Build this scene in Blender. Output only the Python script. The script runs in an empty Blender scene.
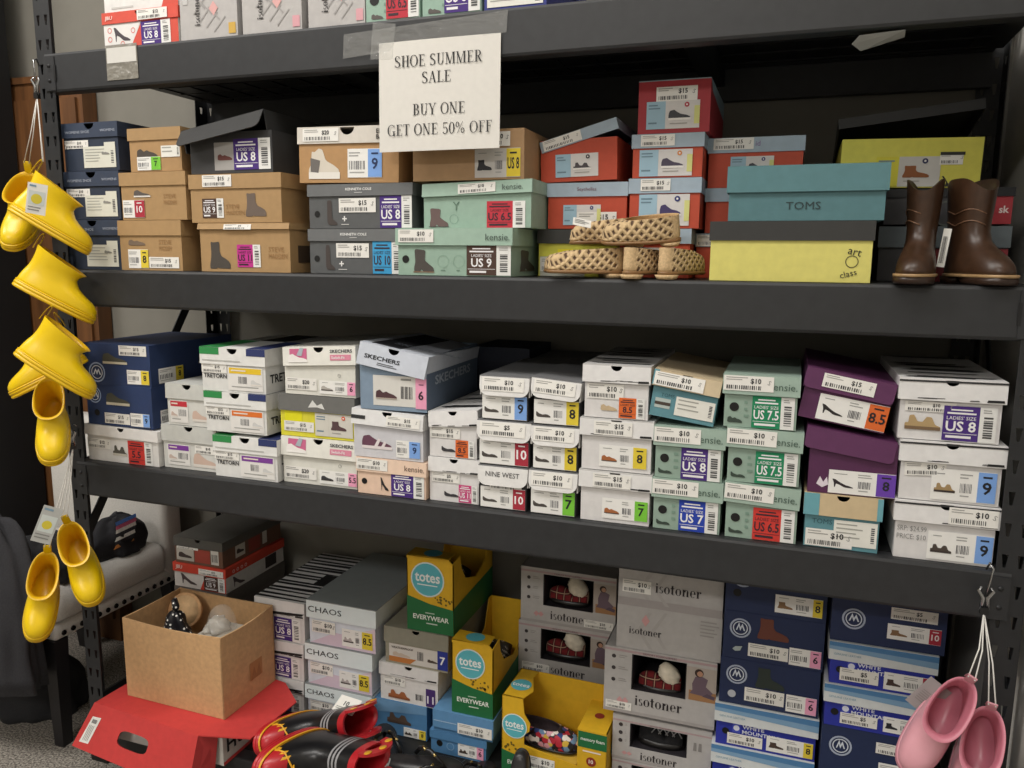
import bpy, math, random
from mathutils import Matrix, Vector, Euler
rnd = random.Random(7)
SC = bpy.context.scene
COL = SC.collection
PI = math.pi
R = math.radians

# ------------------------------------------------------------------ materials
_M = {}
def lin(h):
    h = h.lstrip('#')
    c = [int(h[i:i+2], 16)/255 for i in (0, 2, 4)]
    return tuple((v/12.92 if v <= .04045 else ((v+.055)/1.055)**2.4) for v in c) + (1,)
KINDS = {  # roughness, noise scale, colour variation, bump, metallic, coat
    'card': (.62, 60, .05, .05, 0), 'gloss': (.38, 40, .03, .02, 0), 'kraft': (.8, 90, .09, .10, 0),
    'paper': (.7, 80, .02, .02, 0), 'ink': (.6, 80, .02, .0, 0), 'steel': (.5, 45, .12, .06, .0),
    'chrome': (.22, 50, .05, .02, 1), 'rubber': (.33, 25, .03, .02, 0), 'leather': (.36, 70, .18, .14, 0),
    'cloth': (.92, 260, .18, .35, 0), 'fabric': (.9, 420, .10, .35, 0), 'paint': (.75, 14, .04, .04, 0),
    'wood': (.5, 6, .30, .08, 0), 'foam': (.7, 120, .08, .10, 0), 'fur': (.95, 60, .16, .5, 0)}
def mat(col, kind='card'):
    k = (col, kind)
    if k in _M: return _M[k]
    rough, sc, var, bump, metal = KINDS[kind]
    m = bpy.data.materials.new('%s_%s' % (kind, col.lstrip('#')))
    m.use_nodes = True
    nt = m.node_tree; N = nt.nodes; L = nt.links
    b = N['Principled BSDF']
    b.inputs['Roughness'].default_value = rough
    b.inputs['Metallic'].default_value = metal
    tc = N.new('ShaderNodeTexCoord')
    nz = N.new('ShaderNodeTexNoise'); nz.inputs['Scale'].default_value = sc; nz.inputs['Detail'].default_value = 3
    if kind == 'wood':
        mp = N.new('ShaderNodeMapping'); mp.inputs['Scale'].default_value = (9, 9, .5)
        L.new(tc.outputs['Object'], mp.inputs['Vector']); L.new(mp.outputs['Vector'], nz.inputs['Vector'])
    else:
        L.new(tc.outputs['Object'], nz.inputs['Vector'])
    c = lin(col)
    rp = N.new('ShaderNodeValToRGB')
    rp.color_ramp.elements[0].position = .3; rp.color_ramp.elements[1].position = .7
    rp.color_ramp.elements[0].color = tuple(min(1, v*(1-var)) for v in c[:3]) + (1,)
    rp.color_ramp.elements[1].color = tuple(min(1, v*(1+var)) for v in c[:3]) + (1,)
    L.new(nz.outputs['Fac'], rp.inputs['Fac']); L.new(rp.outputs['Color'], b.inputs['Base Color'])
    if bump:
        bp = N.new('ShaderNodeBump'); bp.inputs['Strength'].default_value = bump; bp.inputs['Distance'].default_value = .002
        L.new(nz.outputs['Fac'], bp.inputs['Height']); L.new(bp.outputs['Normal'], b.inputs['Normal'])
    _M[k] = m
    return m
def node_mat(name, build):
    if name in _M: return _M[name]
    m = bpy.data.materials.new(name); m.use_nodes = True
    build(m.node_tree, m.node_tree.nodes, m.node_tree.links, m.node_tree.nodes['Principled BSDF'])
    _M[name] = m
    return m
def carpet_mat():
    def f(nt, N, L, b):
        tc = N.new('ShaderNodeTexCoord')
        n1 = N.new('ShaderNodeTexNoise'); n1.inputs['Scale'].default_value = 190; n1.inputs['Detail'].default_value = 4
        rp = N.new('ShaderNodeValToRGB')
        e = rp.color_ramp.elements
        e[0].position = .38; e[0].color = lin('#55504a'); e[1].position = .62; e[1].color = lin('#a9a298')
        L.new(tc.outputs['Object'], n1.inputs['Vector']); L.new(n1.outputs['Fac'], rp.inputs['Fac'])
        L.new(rp.outputs['Color'], b.inputs['Base Color']); b.inputs['Roughness'].default_value = .95
        bp = N.new('ShaderNodeBump'); bp.inputs['Strength'].default_value = .8; bp.inputs['Distance'].default_value = .006
        L.new(n1.outputs['Fac'], bp.inputs['Height']); L.new(bp.outputs['Normal'], b.inputs['Normal'])
    return node_mat('carpet', f)
def plaid_mat():
    def f(nt, N, L, b):
        tc = N.new('ShaderNodeTexCoord')
        w1 = N.new('ShaderNodeTexWave'); w1.inputs['Scale'].default_value = 16; w1.bands_direction = 'X'
        w2 = N.new('ShaderNodeTexWave'); w2.inputs['Scale'].default_value = 16; w2.bands_direction = 'Z'
        mx = N.new('ShaderNodeMath'); mx.operation = 'MAXIMUM'
        for w in (w1, w2):
            w.inputs['Distortion'].default_value = .2
            L.new(tc.outputs['Object'], w.inputs['Vector'])
        L.new(w1.outputs['Fac'], mx.inputs[0]); L.new(w2.outputs['Fac'], mx.inputs[1])
        rp = N.new('ShaderNodeValToRGB'); e = rp.color_ramp.elements
        e[0].position = .55; e[0].color = lin('#6e1419'); e[1].position = .97; e[1].color = lin('#3a0d12')
        n = e.new(.992); n.color = lin('#a98a72')
        L.new(mx.outputs[0], rp.inputs['Fac']); L.new(rp.outputs['Color'], b.inputs['Base Color'])
        b.inputs['Roughness'].default_value = .9
    return node_mat('red_plaid', f)
def weave_mat():
    def f(nt, N, L, b):
        tc = N.new('ShaderNodeTexCoord')
        ws = []
        for rot in (R(45), R(-45)):
            mp = N.new('ShaderNodeMapping'); mp.inputs['Rotation'].default_value = (rot, 0, rot)
            w = N.new('ShaderNodeTexWave'); w.inputs['Scale'].default_value = 38; w.inputs['Distortion'].default_value = .4
            w.bands_direction = 'Y'
            L.new(tc.outputs['Object'], mp.inputs['Vector']); L.new(mp.outputs['Vector'], w.inputs['Vector']); ws.append(w)
        mx = N.new('ShaderNodeMath'); mx.operation = 'MAXIMUM'
        L.new(ws[0].outputs['Fac'], mx.inputs[0]); L.new(ws[1].outputs['Fac'], mx.inputs[1])
        rp = N.new('ShaderNodeValToRGB'); e = rp.color_ramp.elements
        e[0].position = .25; e[0].color = lin('#5b4331'); e[1].position = .52; e[1].color = lin('#d6b98d')  # brown end paints the darkness of the open gaps into the colour
        L.new(mx.outputs[0], rp.inputs['Fac']); L.new(rp.outputs['Color'], b.inputs['Base Color'])
        bp = N.new('ShaderNodeBump'); bp.inputs['Strength'].default_value = .9; bp.inputs['Distance'].default_value = .004
        L.new(mx.outputs[0], bp.inputs['Height']); L.new(bp.outputs['Normal'], b.inputs['Normal'])
        b.inputs['Roughness'].default_value = .75
    return node_mat('woven_tan', f)
def floral_mat():
    def f(nt, N, L, b):
        tc = N.new('ShaderNodeTexCoord')
        v = N.new('ShaderNodeTexVoronoi'); v.inputs['Scale'].default_value = 85
        L.new(tc.outputs['Object'], v.inputs['Vector'])
        sp = N.new('ShaderNodeSeparateColor'); L.new(v.outputs['Color'], sp.inputs[0])
        rp = N.new('ShaderNodeValToRGB'); rp.color_ramp.interpolation = 'CONSTANT'; e = rp.color_ramp.elements
        e[0].position = 0; e[0].color = lin('#b5283a'); e[1].position = .22; e[1].color = lin('#e8e0d8')
        for p, c in ((.42, '#2a3f7c'), (.56, '#d9a0ae'), (.68, '#20242e'), (.8, '#d8b548'), (.9, '#6d92b8')):
            n = e.new(p); n.color = lin(c)
        L.new(sp.outputs[0], rp.inputs['Fac'])
        r2 = N.new('ShaderNodeValToRGB'); r2.color_ramp.elements[0].position = .62; r2.color_ramp.elements[1].position = .75
        r2.color_ramp.elements[0].color = (1, 1, 1, 1); r2.color_ramp.elements[1].color = (.05, .05, .07, 1)
        L.new(v.outputs['Distance'], r2.inputs['Fac'])
        mm = N.new('ShaderNodeMix'); mm.data_type = 'RGBA'; mm.blend_type = 'MULTIPLY'; mm.inputs['Factor'].default_value = 1
        L.new(rp.outputs['Color'], mm.inputs['A']); L.new(r2.outputs['Color'], mm.inputs['B'])
        L.new(mm.outputs['Result'], b.inputs['Base Color']); b.inputs['Roughness'].default_value = .6
    return node_mat('floral', f)
def dots_mat():
    def f(nt, N, L, b):
        tc = N.new('ShaderNodeTexCoord')
        v = N.new('ShaderNodeTexVoronoi'); v.inputs['Scale'].default_value = 95; v.inputs['Randomness'].default_value = .2
        L.new(tc.outputs['Object'], v.inputs['Vector'])
        rp = N.new('ShaderNodeValToRGB'); rp.color_ramp.interpolation = 'CONSTANT'; e = rp.color_ramp.elements
        e[0].position = 0; e[0].color = lin('#e8e6e0'); e[1].position = .26; e[1].color = lin('#14141a')
        L.new(v.outputs['Distance'], rp.inputs['Fac']); L.new(rp.outputs['Color'], b.inputs['Base Color'])
    return node_mat('polka_dots', f)
def clear_mat(name, tint='#e8ecee', alpha=.3, rough=.15):
    def f(nt, N, L, b):
        tc = N.new('ShaderNodeTexCoord')
        n1 = N.new('ShaderNodeTexNoise'); n1.inputs['Scale'].default_value = 55
        L.new(tc.outputs['Object'], n1.inputs['Vector'])
        bp = N.new('ShaderNodeBump'); bp.inputs['Strength'].default_value = .9; bp.inputs['Distance'].default_value = .006
        L.new(n1.outputs['Fac'], bp.inputs['Height']); L.new(bp.outputs['Normal'], b.inputs['Normal'])
        b.inputs['Base Color'].default_value = lin(tint); b.inputs['Roughness'].default_value = rough
        b.inputs['Alpha'].default_value = alpha
    return node_mat(name, f)

# ------------------------------------------------------------------ mesh builder
class MB:
    def __init__(s): s.v = []; s.f = []; s.m = []; s.mats = []; s.sm = []
    def mi(s, m):
        if m not in s.mats: s.mats.append(m)
        return s.mats.index(m)
    def add(s, verts, faces, m, smooth=False):
        o = len(s.v); i = s.mi(m)
        s.v += [tuple(p) for p in verts]
        for f in faces: s.f.append([o+k for k in f]); s.m.append(i); s.sm.append(smooth)
    def box(s, x0, y0, z0, x1, y1, z1, m):
        s.add([(x0, y0, z0), (x1, y0, z0), (x1, y1, z0), (x0, y1, z0), (x0, y0, z1), (x1, y0, z1), (x1, y1, z1), (x0, y1, z1)],
              [(0, 3, 2, 1), (4, 5, 6, 7), (0, 1, 5, 4), (1, 2, 6, 5), (2, 3, 7, 6), (3, 0, 4, 7)], m)
    def slab(s, pts, n, t, m):
        """polygon (list of 3-D points, counter-clockwise seen from n) given thickness t against n"""
        n = Vector(n).normalized(); k = len(pts)
        a = [Vector(p) for p in pts]; b = [p-n*t for p in a]
        s.add(a+b, [tuple(range(k)), tuple(range(2*k-1, k-1, -1))] + [(i, k+i, k+(i+1) % k, (i+1) % k) for i in range(k)], m)
    def loft(s, rings, m, cap0=True, cap1=True, smooth=True, closed=True):
        n = len(rings[0]); v = [p for r in rings for p in r]; f = []
        for i in range(len(rings)-1):
            for j in range(n if closed else n-1):
                f.append((i*n+j, i*n+(j+1) % n, (i+1)*n+(j+1) % n, (i+1)*n+j))
        if cap0: f.append(tuple(range(n-1, -1, -1)))
        if cap1: f.append(tuple((len(rings)-1)*n+j for j in range(n)))
        s.add(v, f, m, smooth)
    def tube(s, pts, r, m, n=8, cap=True):
        P = [Vector(p) for p in pts]; rings = []; up = Vector((.13, .27, .95)).normalized()
        for i, p in enumerate(P):
            t = (P[min(i+1, len(P)-1)]-P[max(i-1, 0)]).normalized()
            a = t.cross(up)
            if a.length < .05: a = t.cross(Vector((1, 0, 0)))
            a.normalize(); b = t.cross(a)
            q = r[i] if isinstance(r, (list, tuple)) else r
            rings.append([p+(a*math.cos(2*PI*k/n)+b*math.sin(2*PI*k/n))*q for k in range(n)])
        s.loft(rings, m, cap, cap)
    def xf(s, M):
        s.v = [tuple(M @ Vector(p)) for p in s.v]; return s
    def build(s, name, parent=None, M=None):
        me = bpy.data.meshes.new(name)
        v = s.v if M is None else [tuple(M @ Vector(p)) for p in s.v]
        me.from_pydata(v, [], s.f)
        for m in s.mats: me.materials.append(m)
        me.polygons.foreach_set('material_index', s.m)
        me.polygons.foreach_set('use_smooth', s.sm)
        me.update()
        o = bpy.data.objects.new(name, me); COL.objects.link(o)
        if parent: o.parent = parent
        return o
def empty(name, loc=(0, 0, 0), rot=(0, 0, 0)):
    o = bpy.data.objects.new(name, None); COL.objects.link(o)
    o.location = loc; o.rotation_euler = rot; o.empty_display_size = .05
    return o
def tag(o, label, cat, group=None):
    o['label'] = label; o['category'] = cat
    if group: o['group'] = group
    return o
def struct(o):
    o['kind'] = 'structure'; return o
def copy_tree(o, parent=None):
    c = o.copy(); COL.objects.link(c); c.parent = parent
    for ch in o.children: copy_tree(ch, c)
    return c
def frame(toe, up):
    """rotation whose local +Y is toe and local +Z is (as near as can be) up"""
    y = Vector(toe).normalized(); z = Vector(up); z = (z-y*z.dot(y)).normalized(); x = y.cross(z)
    return Matrix((x, y, z)).transposed().to_4x4()

# ------------------------------------------------------------------ lettering
_T = {}
def glyphs(txt, bold=False):
    k = (txt, bold)
    if k in _T: return _T[k]
    cu = bpy.data.curves.new('lettering', 'FONT'); cu.body = txt; cu.size = 1; cu.resolution_u = 2
    if bold: cu.offset = .022
    ob = bpy.data.objects.new('lettering', cu); COL.objects.link(ob)
    dg = bpy.context.evaluated_depsgraph_get()
    me = bpy.data.meshes.new_from_object(ob.evaluated_get(dg))
    v = [(p.co.x, p.co.y) for p in me.vertices]; f = [tuple(p.vertices) for p in me.polygons]
    bpy.data.objects.remove(ob); bpy.data.curves.remove(cu); bpy.data.meshes.remove(me)
    if v:
        x0 = min(p[0] for p in v); x1 = max(p[0] for p in v); y0 = min(p[1] for p in v); y1 = max(p[1] for p in v)
        h = max(y1-y0, .01)
        v = [((a-x0)/h, (b-y0)/h) for a, b in v]; w = (x1-x0)/h
    else: w = 0
    _T[k] = (v, f, w)
    return _T[k]
SERIF = {}
def serif_font():
    t, n, sf = .120, .045, .040
    def rect(a, b, c, d): return [(a, b), (c, b), (c, d), (a, d)]
    def stem(x, w=t, y0=0, y1=1, top=True, bot=True):
        o = [rect(x, y0, x+w, y1)]
        if bot: o.append(rect(x-.09, y0, x+w+.09, y0+sf))
        if top: o.append(rect(x-.09, y1-sf, x+w+.09, y1))
        return o
    def arc(cx, cy, rx, ry, a0, a1, thick=t, thin=n, k=22):
        o = []
        for i in range(k):
            q = []
            for a in (a0+(a1-a0)*i/k, a0+(a1-a0)*(i+1)/k):
                a = R(a); w = thin+(thick-thin)*abs(math.cos(a))**1.3
                q.append(((cx+rx*math.cos(a), cy+ry*math.sin(a)), (cx+(rx-w)*math.cos(a), cy+(ry-min(w, ry*.9, thin*1.3+.0*w))*math.sin(a))))
            o.append([q[0][0], q[1][0], q[1][1], q[0][1]])
        return o
    def diag(x0, y0, x1, y1, w): return [[(x0, y0), (x0+w, y0), (x1+w, y1), (x1, y1)]]
    G = SERIF
    G['H'] = (stem(.1)+stem(.52)+[rect(.15, .5, .6, .5+n)], .74)
    G['O'] = (arc(.36, .5, .36, .515, 0, 360, t, n, 36), .74)
    G['E'] = (stem(.1, top=False, bot=False)+[rect(.01, 0, .56, n), rect(.01, 1-n, .53, 1), rect(.15, .5, .42, .5+n), rect(.40, .41, .43, .63), rect(.5, .82, .535, 1), rect(.53, 0, .565, .22)], .6)
    G['F'] = (stem(.1, top=False)+[rect(.01, 1-n, .53, 1), rect(.15, .5, .42, .5+n), rect(.40, .41, .43, .63), rect(.5, .82, .535, 1)], .56)
    G['L'] = (stem(.1, bot=False)+[rect(.01, 0, .56, n), rect(.53, 0, .565, .24)], .6)
    G['T'] = (stem(.25, top=False)+[rect(.0, 1-n, .6, 1), rect(0, .78, .03, 1), rect(.57, .78, .6, 1)], .62)
    G['U'] = (stem(.1, y0=.32, bot=False)+stem(.54, .045, y0=.32, bot=False)+arc(.345, .33, .245, .345, 180, 360, t*.85, n), .72)
    G['N'] = (stem(.09, .045)+stem(.56, .045, bot=False)+diag(.06, .97, .5, 0, .12), .74)
    G['M'] = (stem(.09, .045)+stem(.68, t)+diag(.06, 1, .36, .02, .11)+diag(.38, .02, .66, 1, .04), .9)
    G['A'] = (diag(.06, 0, .31, 1, .045)+diag(.5, 0, .28, 1, .115)+[rect(.16, .32, .5, .355), rect(-.02, 0, .2, sf), rect(.44, 0, .7, sf)], .7)
    G['Y'] = (stem(.27, y1=.45, top=False)+diag(.28, .4, .04, 1, .11)+diag(.33, .4, .56, 1, .045)+[rect(-.03, 1-sf, .24, 1), rect(.48, 1-sf, .7, 1)], .68)
    G['R'] = (stem(.1)+arc(.3, .74, .26, .26, -90, 90)+[rect(.1, 1-n, .31, 1), rect(.1, .48, .31, .48+n)]+diag(.5, 0, .28, .5, .12)+[rect(.5, 0, .7, sf)], .68)
    G['B'] = (stem(.1)+arc(.3, .76, .23, .24, -90, 90)+arc(.3, .27, .28, .27, -90, 90)+[rect(.1, 1-n, .31, 1), rect(.1, .51, .31, .51+n), rect(.1, 0, .31, n)], .63)
    G['G'] = (arc(.38, .5, .37, .515, 42, 318, t, n, 30)+stem(.55, t, 0, .42, True, False)+[rect(.62, .74, .65, .98)], .76)
    G['S'] = (arc(.27, .745, .235, .265, 35, 255, t, n, 22)+arc(.27, .255, .25, .265, -145, 90, t, n, 22)+diag(.1, .64, .33, .4, .13)[:1]+[rect(.44, .76, .47, 1), rect(.04, 0, .07, .24)], .58)
    G['5'] = (arc(.24, .3, .25, .31, -150, 130, t*.9, n, 24)+[rect(.09, .5, .125, 1), rect(.09, .93, .47, 1)], .54)
    G['0'] = (arc(.25, .5, .25, .515, 0, 360, t*.95, n, 32), .54)
    T2, n2 = .17, .035
    G['i'] = ([rect(.06, 0, .06+T2, .7), rect(0, 0, .30, .03), rect(0, .67, .2, .7), [(.145+.09*math.cos(2*PI*k/14), .9+.09*math.sin(2*PI*k/14)) for k in range(14)]], .32)
    G['o'] = (arc(.29, .35, .29, .36, 0, 360, T2, n2, 30), .6)
    G['s'] = (arc(.2, .52, .17, .19, 30, 255, .12, n2, 18)+arc(.2, .18, .19, .19, -150, 90, .13, n2, 18), .42)
    G['t'] = ([rect(.08, .08, .08+T2, .92), rect(-.02, .63, .38, .7), rect(.2, 0, .36, .05)]+arc(.25, .14, .17, .15, 180, 270, T2, n2, 8), .4)
    G['n'] = ([rect(.06, 0, .06+T2, .7), rect(0, 0, .29, .03), rect(0, .67, .2, .7), rect(.44, 0, .44+T2, .5), rect(.38, 0, .68, .03)]+arc(.40, .47, .21, .24, 0, 180, T2*.9, n2, 14), .7)
    G['e'] = (arc(.28, .35, .27, .36, 0, 310, T2, n2, 26)+[rect(.1, .36, .54, .39)], .56)
    G['r'] = ([rect(.06, 0, .06+T2, .7), rect(0, 0, .3, .03), rect(0, .67, .2, .7), [(.4+.085*math.cos(2*PI*k/14), .6+.085*math.sin(2*PI*k/14)) for k in range(14)]]+arc(.38, .45, .18, .25, 90, 180, n2*1.5, n2, 8), .5)
    G['%'] = (arc(.17, .76, .16, .24, 0, 360, .07, n, 20)+arc(.63, .24, .16, .24, 0, 360, .07, n, 20)+diag(.15, 0, .6, 1, .04), .84)
    G[' '] = ([], .3)
serif_font()

SHOES = {
 'flat': ([(0, .2), (0, .62), (.05, .66), (.2, .45), (.45, .33), (.62, .4), (.8, .36), (.95, .22), (1, .1), (.95, .04), (.1, .04)], 0),
 'boot': ([(.02, .0), (.02, .16), (.07, .36), (.1, .6), (.08, 1), (.22, .97), (.5, 1), (.5, .62), (.58, .46), (.76, .38), (.93, .28), (1, .14), (.98, .0), (.42, .02), (.38, .05), (.33, .0)], .0),
 'heelboot': ([(.05, .0), (.04, .2), (.1, .45), (.06, 1), (.6, .95), (.55, .52), (.75, .36), (.95, .22), (1, .05), (.5, .03), (.38, .14), (.32, 0)], .04),
 'pump': ([(.02, 1), (.1, .55), (.12, .02), (.16, .02), (.2, .45), (.36, .34), (.6, .06), (.98, .03), (1, .1), (.85, .24), (.65, .34), (.4, .6), (.16, .95)], 0),
 'sneaker': ([(0, 0), (0, .5), (.05, .85), (.25, .95), (.34, .8), (.55, .55), (.8, .45), (.97, .3), (1, 0)], .2),
 'hiker': ([(0, 0), (.0, .3), (.08, .5), (.1, .9), (.2, .88), (.33, 1), (.45, .95), (.55, .6), (.8, .45), (.97, .3), (1, 0)], .22),
 'sandal': ([(0, 0), (0, .35), (.1, .36), (.12, .75), (.25, .8), (.35, .45), (.5, .42), (.6, .72), (.75, .7), (.85, .3), (1, .2), (1, 0)], .18),
 'loafer': ([(0, 0), (.02, .6), (.2, .75), (.35, .5), (.5, .62), (.62, .5), (.85, .38), (1, .2), (1, 0)], .1),
 'tallboot': ([(.1, 0), (.1, 1), (.5, 1), (.55, .25), (.8, .16), (1, .08), (1, 0)], .04),
}
PAL = dict(purple='#46297c', red='#c22f3f', royal='#1e3fae', green='#15875a', orange='#df6a2b', cyan='#3b9ed2', brown='#4c362c',
           magenta='#c22f8d', yellow='#e4cc3c', sky='#7ea8e6', lime='#7ac83c', crimson='#ad2c3e', pink='#efa3c2', hotred='#d03830',
           white='#efefec', black='#141414', plum='#7d3f98', navy='#2b3a8a', dkgreen='#1f6a3c', violet='#6a3fae', rose='#c9447e')
def C(c): return PAL.get(c, c)

def serif_put(mb, put, txt, H, sx, m, gap=.055):
    cur = 0; parts = []
    for c in txt:
        g, adv = SERIF[c]; parts.append((cur, g)); cur += adv+gap
    for a, g in parts:
        for poly in g:
            ar = sum(poly[i][0]*poly[(i+1) % len(poly)][1]-poly[(i+1) % len(poly)][0]*poly[i][1] for i in range(len(poly)))
            q = poly if ar > 0 else poly[::-1]
            mb.add([put((a+px)*H*sx, py*H) for px, py in q], [tuple(range(len(q)))], m)
    return (cur-gap)*H*sx
def serif_width(txt, gap=.055): return sum(SERIF[c][1]+gap for c in txt)-gap
class Face:
    """a flat side of a box: origin, two axes, outward normal, size"""
    def __init__(s, o, ax, ay, n, w, h): s.o = Vector(o); s.ax = Vector(ax); s.ay = Vector(ay); s.n = Vector(n); s.w = w; s.h = h
    def P(s, u, v, off): return s.o+s.ax*(u*s.w)+s.ay*(v*s.h)+s.n*off
def d_poly(mb, F, pts, col, off=.0006, kind='ink'):
    mb.add([F.P(u, v, off) for u, v in pts], [tuple(range(len(pts)))], mat(C(col), kind))
def d_rect(mb, F, u0, v0, u1, v1, col, off=.0006, kind='ink'): d_poly(mb, F, [(u0, v0), (u1, v0), (u1, v1), (u0, v1)], col, off, kind)
def d_text(mb, F, txt, u, v, h, col, off=.0012, bold=False, align='l', stretch=1.0, maxw=None, rot=0):
    gv, gf, gw = glyphs(txt, bold)
    if not gv: return
    hh = h*F.h; sx = hh*stretch
    if maxw and gw*sx > maxw*F.w: sx = maxw*F.w/gw
    x0 = u*F.w - (gw*sx/2 if align == 'c' else gw*sx if align == 'r' else 0); y0 = v*F.h
    cx, cy = u*F.w, v*F.h; ca, sa = math.cos(R(rot)), math.sin(R(rot))
    vs = []
    for a, b in gv:
        px, py = x0+a*sx-cx, b*hh
        vs.append(F.o+F.ax*(cx+px*ca-py*sa)+F.ay*(cy+px*sa+py*ca)+F.n*off)
    mb.add(vs, gf, mat(C(col), 'ink'))
def d_serif(mb, F, txt, u, v, h, col, off=.0012, align='c', maxw=None, rot=0):
    H = h*F.h; w = serif_width(txt)*H; sx = 1
    if maxw and w > maxw*F.w: sx = maxw*F.w/w
    x0 = -w*sx/2 if align == 'c' else 0; ca, sa = math.cos(R(rot)), math.sin(R(rot))
    serif_put(mb, lambda a, b: F.o+F.ax*(u*F.w+(x0+a)*ca-b*sa)+F.ay*(v*F.h+(x0+a)*sa+b*ca)+F.n*off, txt, H, sx, mat(C(col), 'ink'))
def d_circ(mb, F, u, v, r, col, off=.0006, n=24, r0=None, asp=1.0):
    """r in metres"""
    m = mat(C(col), 'ink')
    def pt(a, q): return F.o+F.ax*(u*F.w+q*math.cos(a))+F.ay*(v*F.h+q*math.sin(a)*asp)+F.n*off
    A = [2*PI*i/n for i in range(n)]
    if r0 is None: mb.add([pt(a, r) for a in A], [tuple(range(n))], m)
    else: mb.add([pt(a, r) for a in A]+[pt(a, r0) for a in A], [(i, (i+1) % n, n+(i+1) % n, n+i) for i in range(n)], m)
def d_bars(mb, F, u0, v0, u1, v1, col='#222222', off=.0012, n=15):
    x = u0; step = (u1-u0)/n
    for i in range(n):
        w = step*rnd.choice((.3, .45, .65))
        d_rect(mb, F, x, v0, x+w, v1, col, off); x += step
def d_lines(mb, F, u0, v0, u1, v1, n, col='#8a8a86', off=.0012, fill=.4):
    dv = (v1-v0)/n
    for i in range(n):
        d_rect(mb, F, u0, v1-dv*i-dv*fill, u0+(u1-u0)*rnd.uniform(.55, 1), v1-dv*i, col, off)
def d_shoe(mb, F, kind, u0, v0, u1, v1, col, sole=None, off=.0009, flip=False):
    pts, sh = SHOES[kind]
    for _ in range(2):       # round the outline
        o = []
        for i, p in enumerate(pts):
            b = pts[(i+1) % len(pts)]
            o += [(p[0]*.87+b[0]*.13, p[1]*.87+b[1]*.13), (p[0]*.13+b[0]*.87, p[1]*.13+b[1]*.87)]
        pts = o
    f = lambda a, b: ((u1-(u1-u0)*a) if flip else (u0+(u1-u0)*a), v0+(v1-v0)*b)
    q = [f(a, b) for a, b in pts]
    d_poly(mb, F, q[::-1] if not flip else q, col, off)
    if sole and sh: d_poly(mb, F, [f(0, 0), f(1, 0), f(1, sh), f(0, sh)], sole, off+.0003)
def sub(F, u0, v0, u1, v1):
    return Face(F.P(u0, v0, 0), F.ax, F.ay, F.n, (u1-u0)*F.w, (v1-v0)*F.h)
def rotface(F, deg):
    q = Matrix.Rotation(R(deg), 3, F.n); c = F.P(.5, .5, 0)
    ax = q @ F.ax; ay = q @ F.ay
    return Face(c-ax*(F.w/2)-ay*(F.h/2), ax, ay, F.n, F.w, F.h)

# sticker builders: each returns a mesh builder of its own
def st_price(F, txt):
    mb = MB(); d_rect(mb, F, 0, 0, 1, 1, '#eceae4', .0012, 'paper')
    d_lines(mb, F, .05, .62, .5, .9, 2, '#a5a39f', .0016)
    d_text(mb, F, txt, .54, .46, .38, '#1e1e22', .0018, True)
    d_text(mb, F, 'S', .87, .5, .3, '#8d8d8b', .0018, rot=-25)
    d_bars(mb, F, .06, .1, .78, .36, '#3a3a3c', .0016, 17)
    return mb
def st_us(F, txt, col, bar=True):
    mb = MB(); uu = .68 if bar else 1
    d_rect(mb, F, 0, 0, uu, 1, col, .0012, 'paper')
    G = sub(F, 0, 0, uu, 1); ink = '#efeef0' if col not in ('magenta', 'red', 'hotred', 'cyan', 'orange', 'yellow') else ('#35222c' if col != 'yellow' else '#4a4630')
    d_rect(mb, G, .2, .87, .8, .91, ink, .0016); d_rect(mb, G, .1, .77, .9, .82, ink, .0016)
    d_text(mb, G, "LADIES' SIZE", .5, .61, .1, ink, .0016, False, 'c', maxw=.84)
    d_text(mb, G, txt, .5, .27, .3, ink, .0016, True, 'c', maxw=.88)
    d_rect(mb, G, .04, .2, .96, .215, ink, .0016)
    d_lines(mb, G, .1, .05, .9, .15, 1, ink, .0016, .7)
    if bar:
        d_rect(mb, F, uu, 0, 1, 1, '#e9e9e6', .0012, 'paper')
        for i in range(9): d_rect(mb, F, .76, .12+i*.07, .93, .12+i*.07+rnd.choice((.02, .035, .05)), '#4a4a4a', .0016)
        d_lines(mb, F, .74, .8, .94, .93, 2, '#9a9a98', .0016)
    return mb
def st_num(F, txt, col, shoe=None, sc='#444444', ink='#1d1d22', pw=.26, bg='#efeeea'):
    mb = MB(); d_rect(mb, F, 0, 0, 1, 1, bg, .0012, 'paper')
    a = 0
    if shoe:
        d_shoe(mb, F, shoe, .05, .25, .38, .62, sc, '#3a302c' if shoe not in ('pump', 'flat') else None, .0016); a = .4
        d_lines(mb, F, .08, .78, .3, .86, 1, '#a0a09e', .0016)
    b = 1-pw-.03
    d_lines(mb, F, a+.04, .68, b-.04, .88, 2, '#a5a5a2', .0016)
    d_bars(mb, F, a+.05, .28, b-.05, .58, '#55555a', .0016, 9)
    d_lines(mb, F, a+.06, .1, b-.06, .2, 1, '#a5a5a2', .0016)
    G = sub(F, 1-pw, 0, 1, 1); d_rect(mb, G, 0, .02, 1, .98, col, .0016, 'paper')
    d_rect(mb, G, .25, .8, .75, .86, ink, .002)
    d_text(mb, G, txt, .5, .28, .4, ink, .002, True, 'c', maxw=.84)
    return mb
def st_paper(F, n=4, bg='#e9e8e0', bar=True):
    mb = MB(); d_rect(mb, F, 0, 0, 1, 1, bg, .0012, 'paper')
    d_lines(mb, F, .06, .2, .7, .88, n, '#a8a8a0', .0016, .3)
    if bar:
        for i in range(8): d_rect(mb, F, .86, .2+i*.08, .94, .2+i*.08+rnd.choice((.03, .05)), '#44444a', .0016)
    return mb

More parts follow.
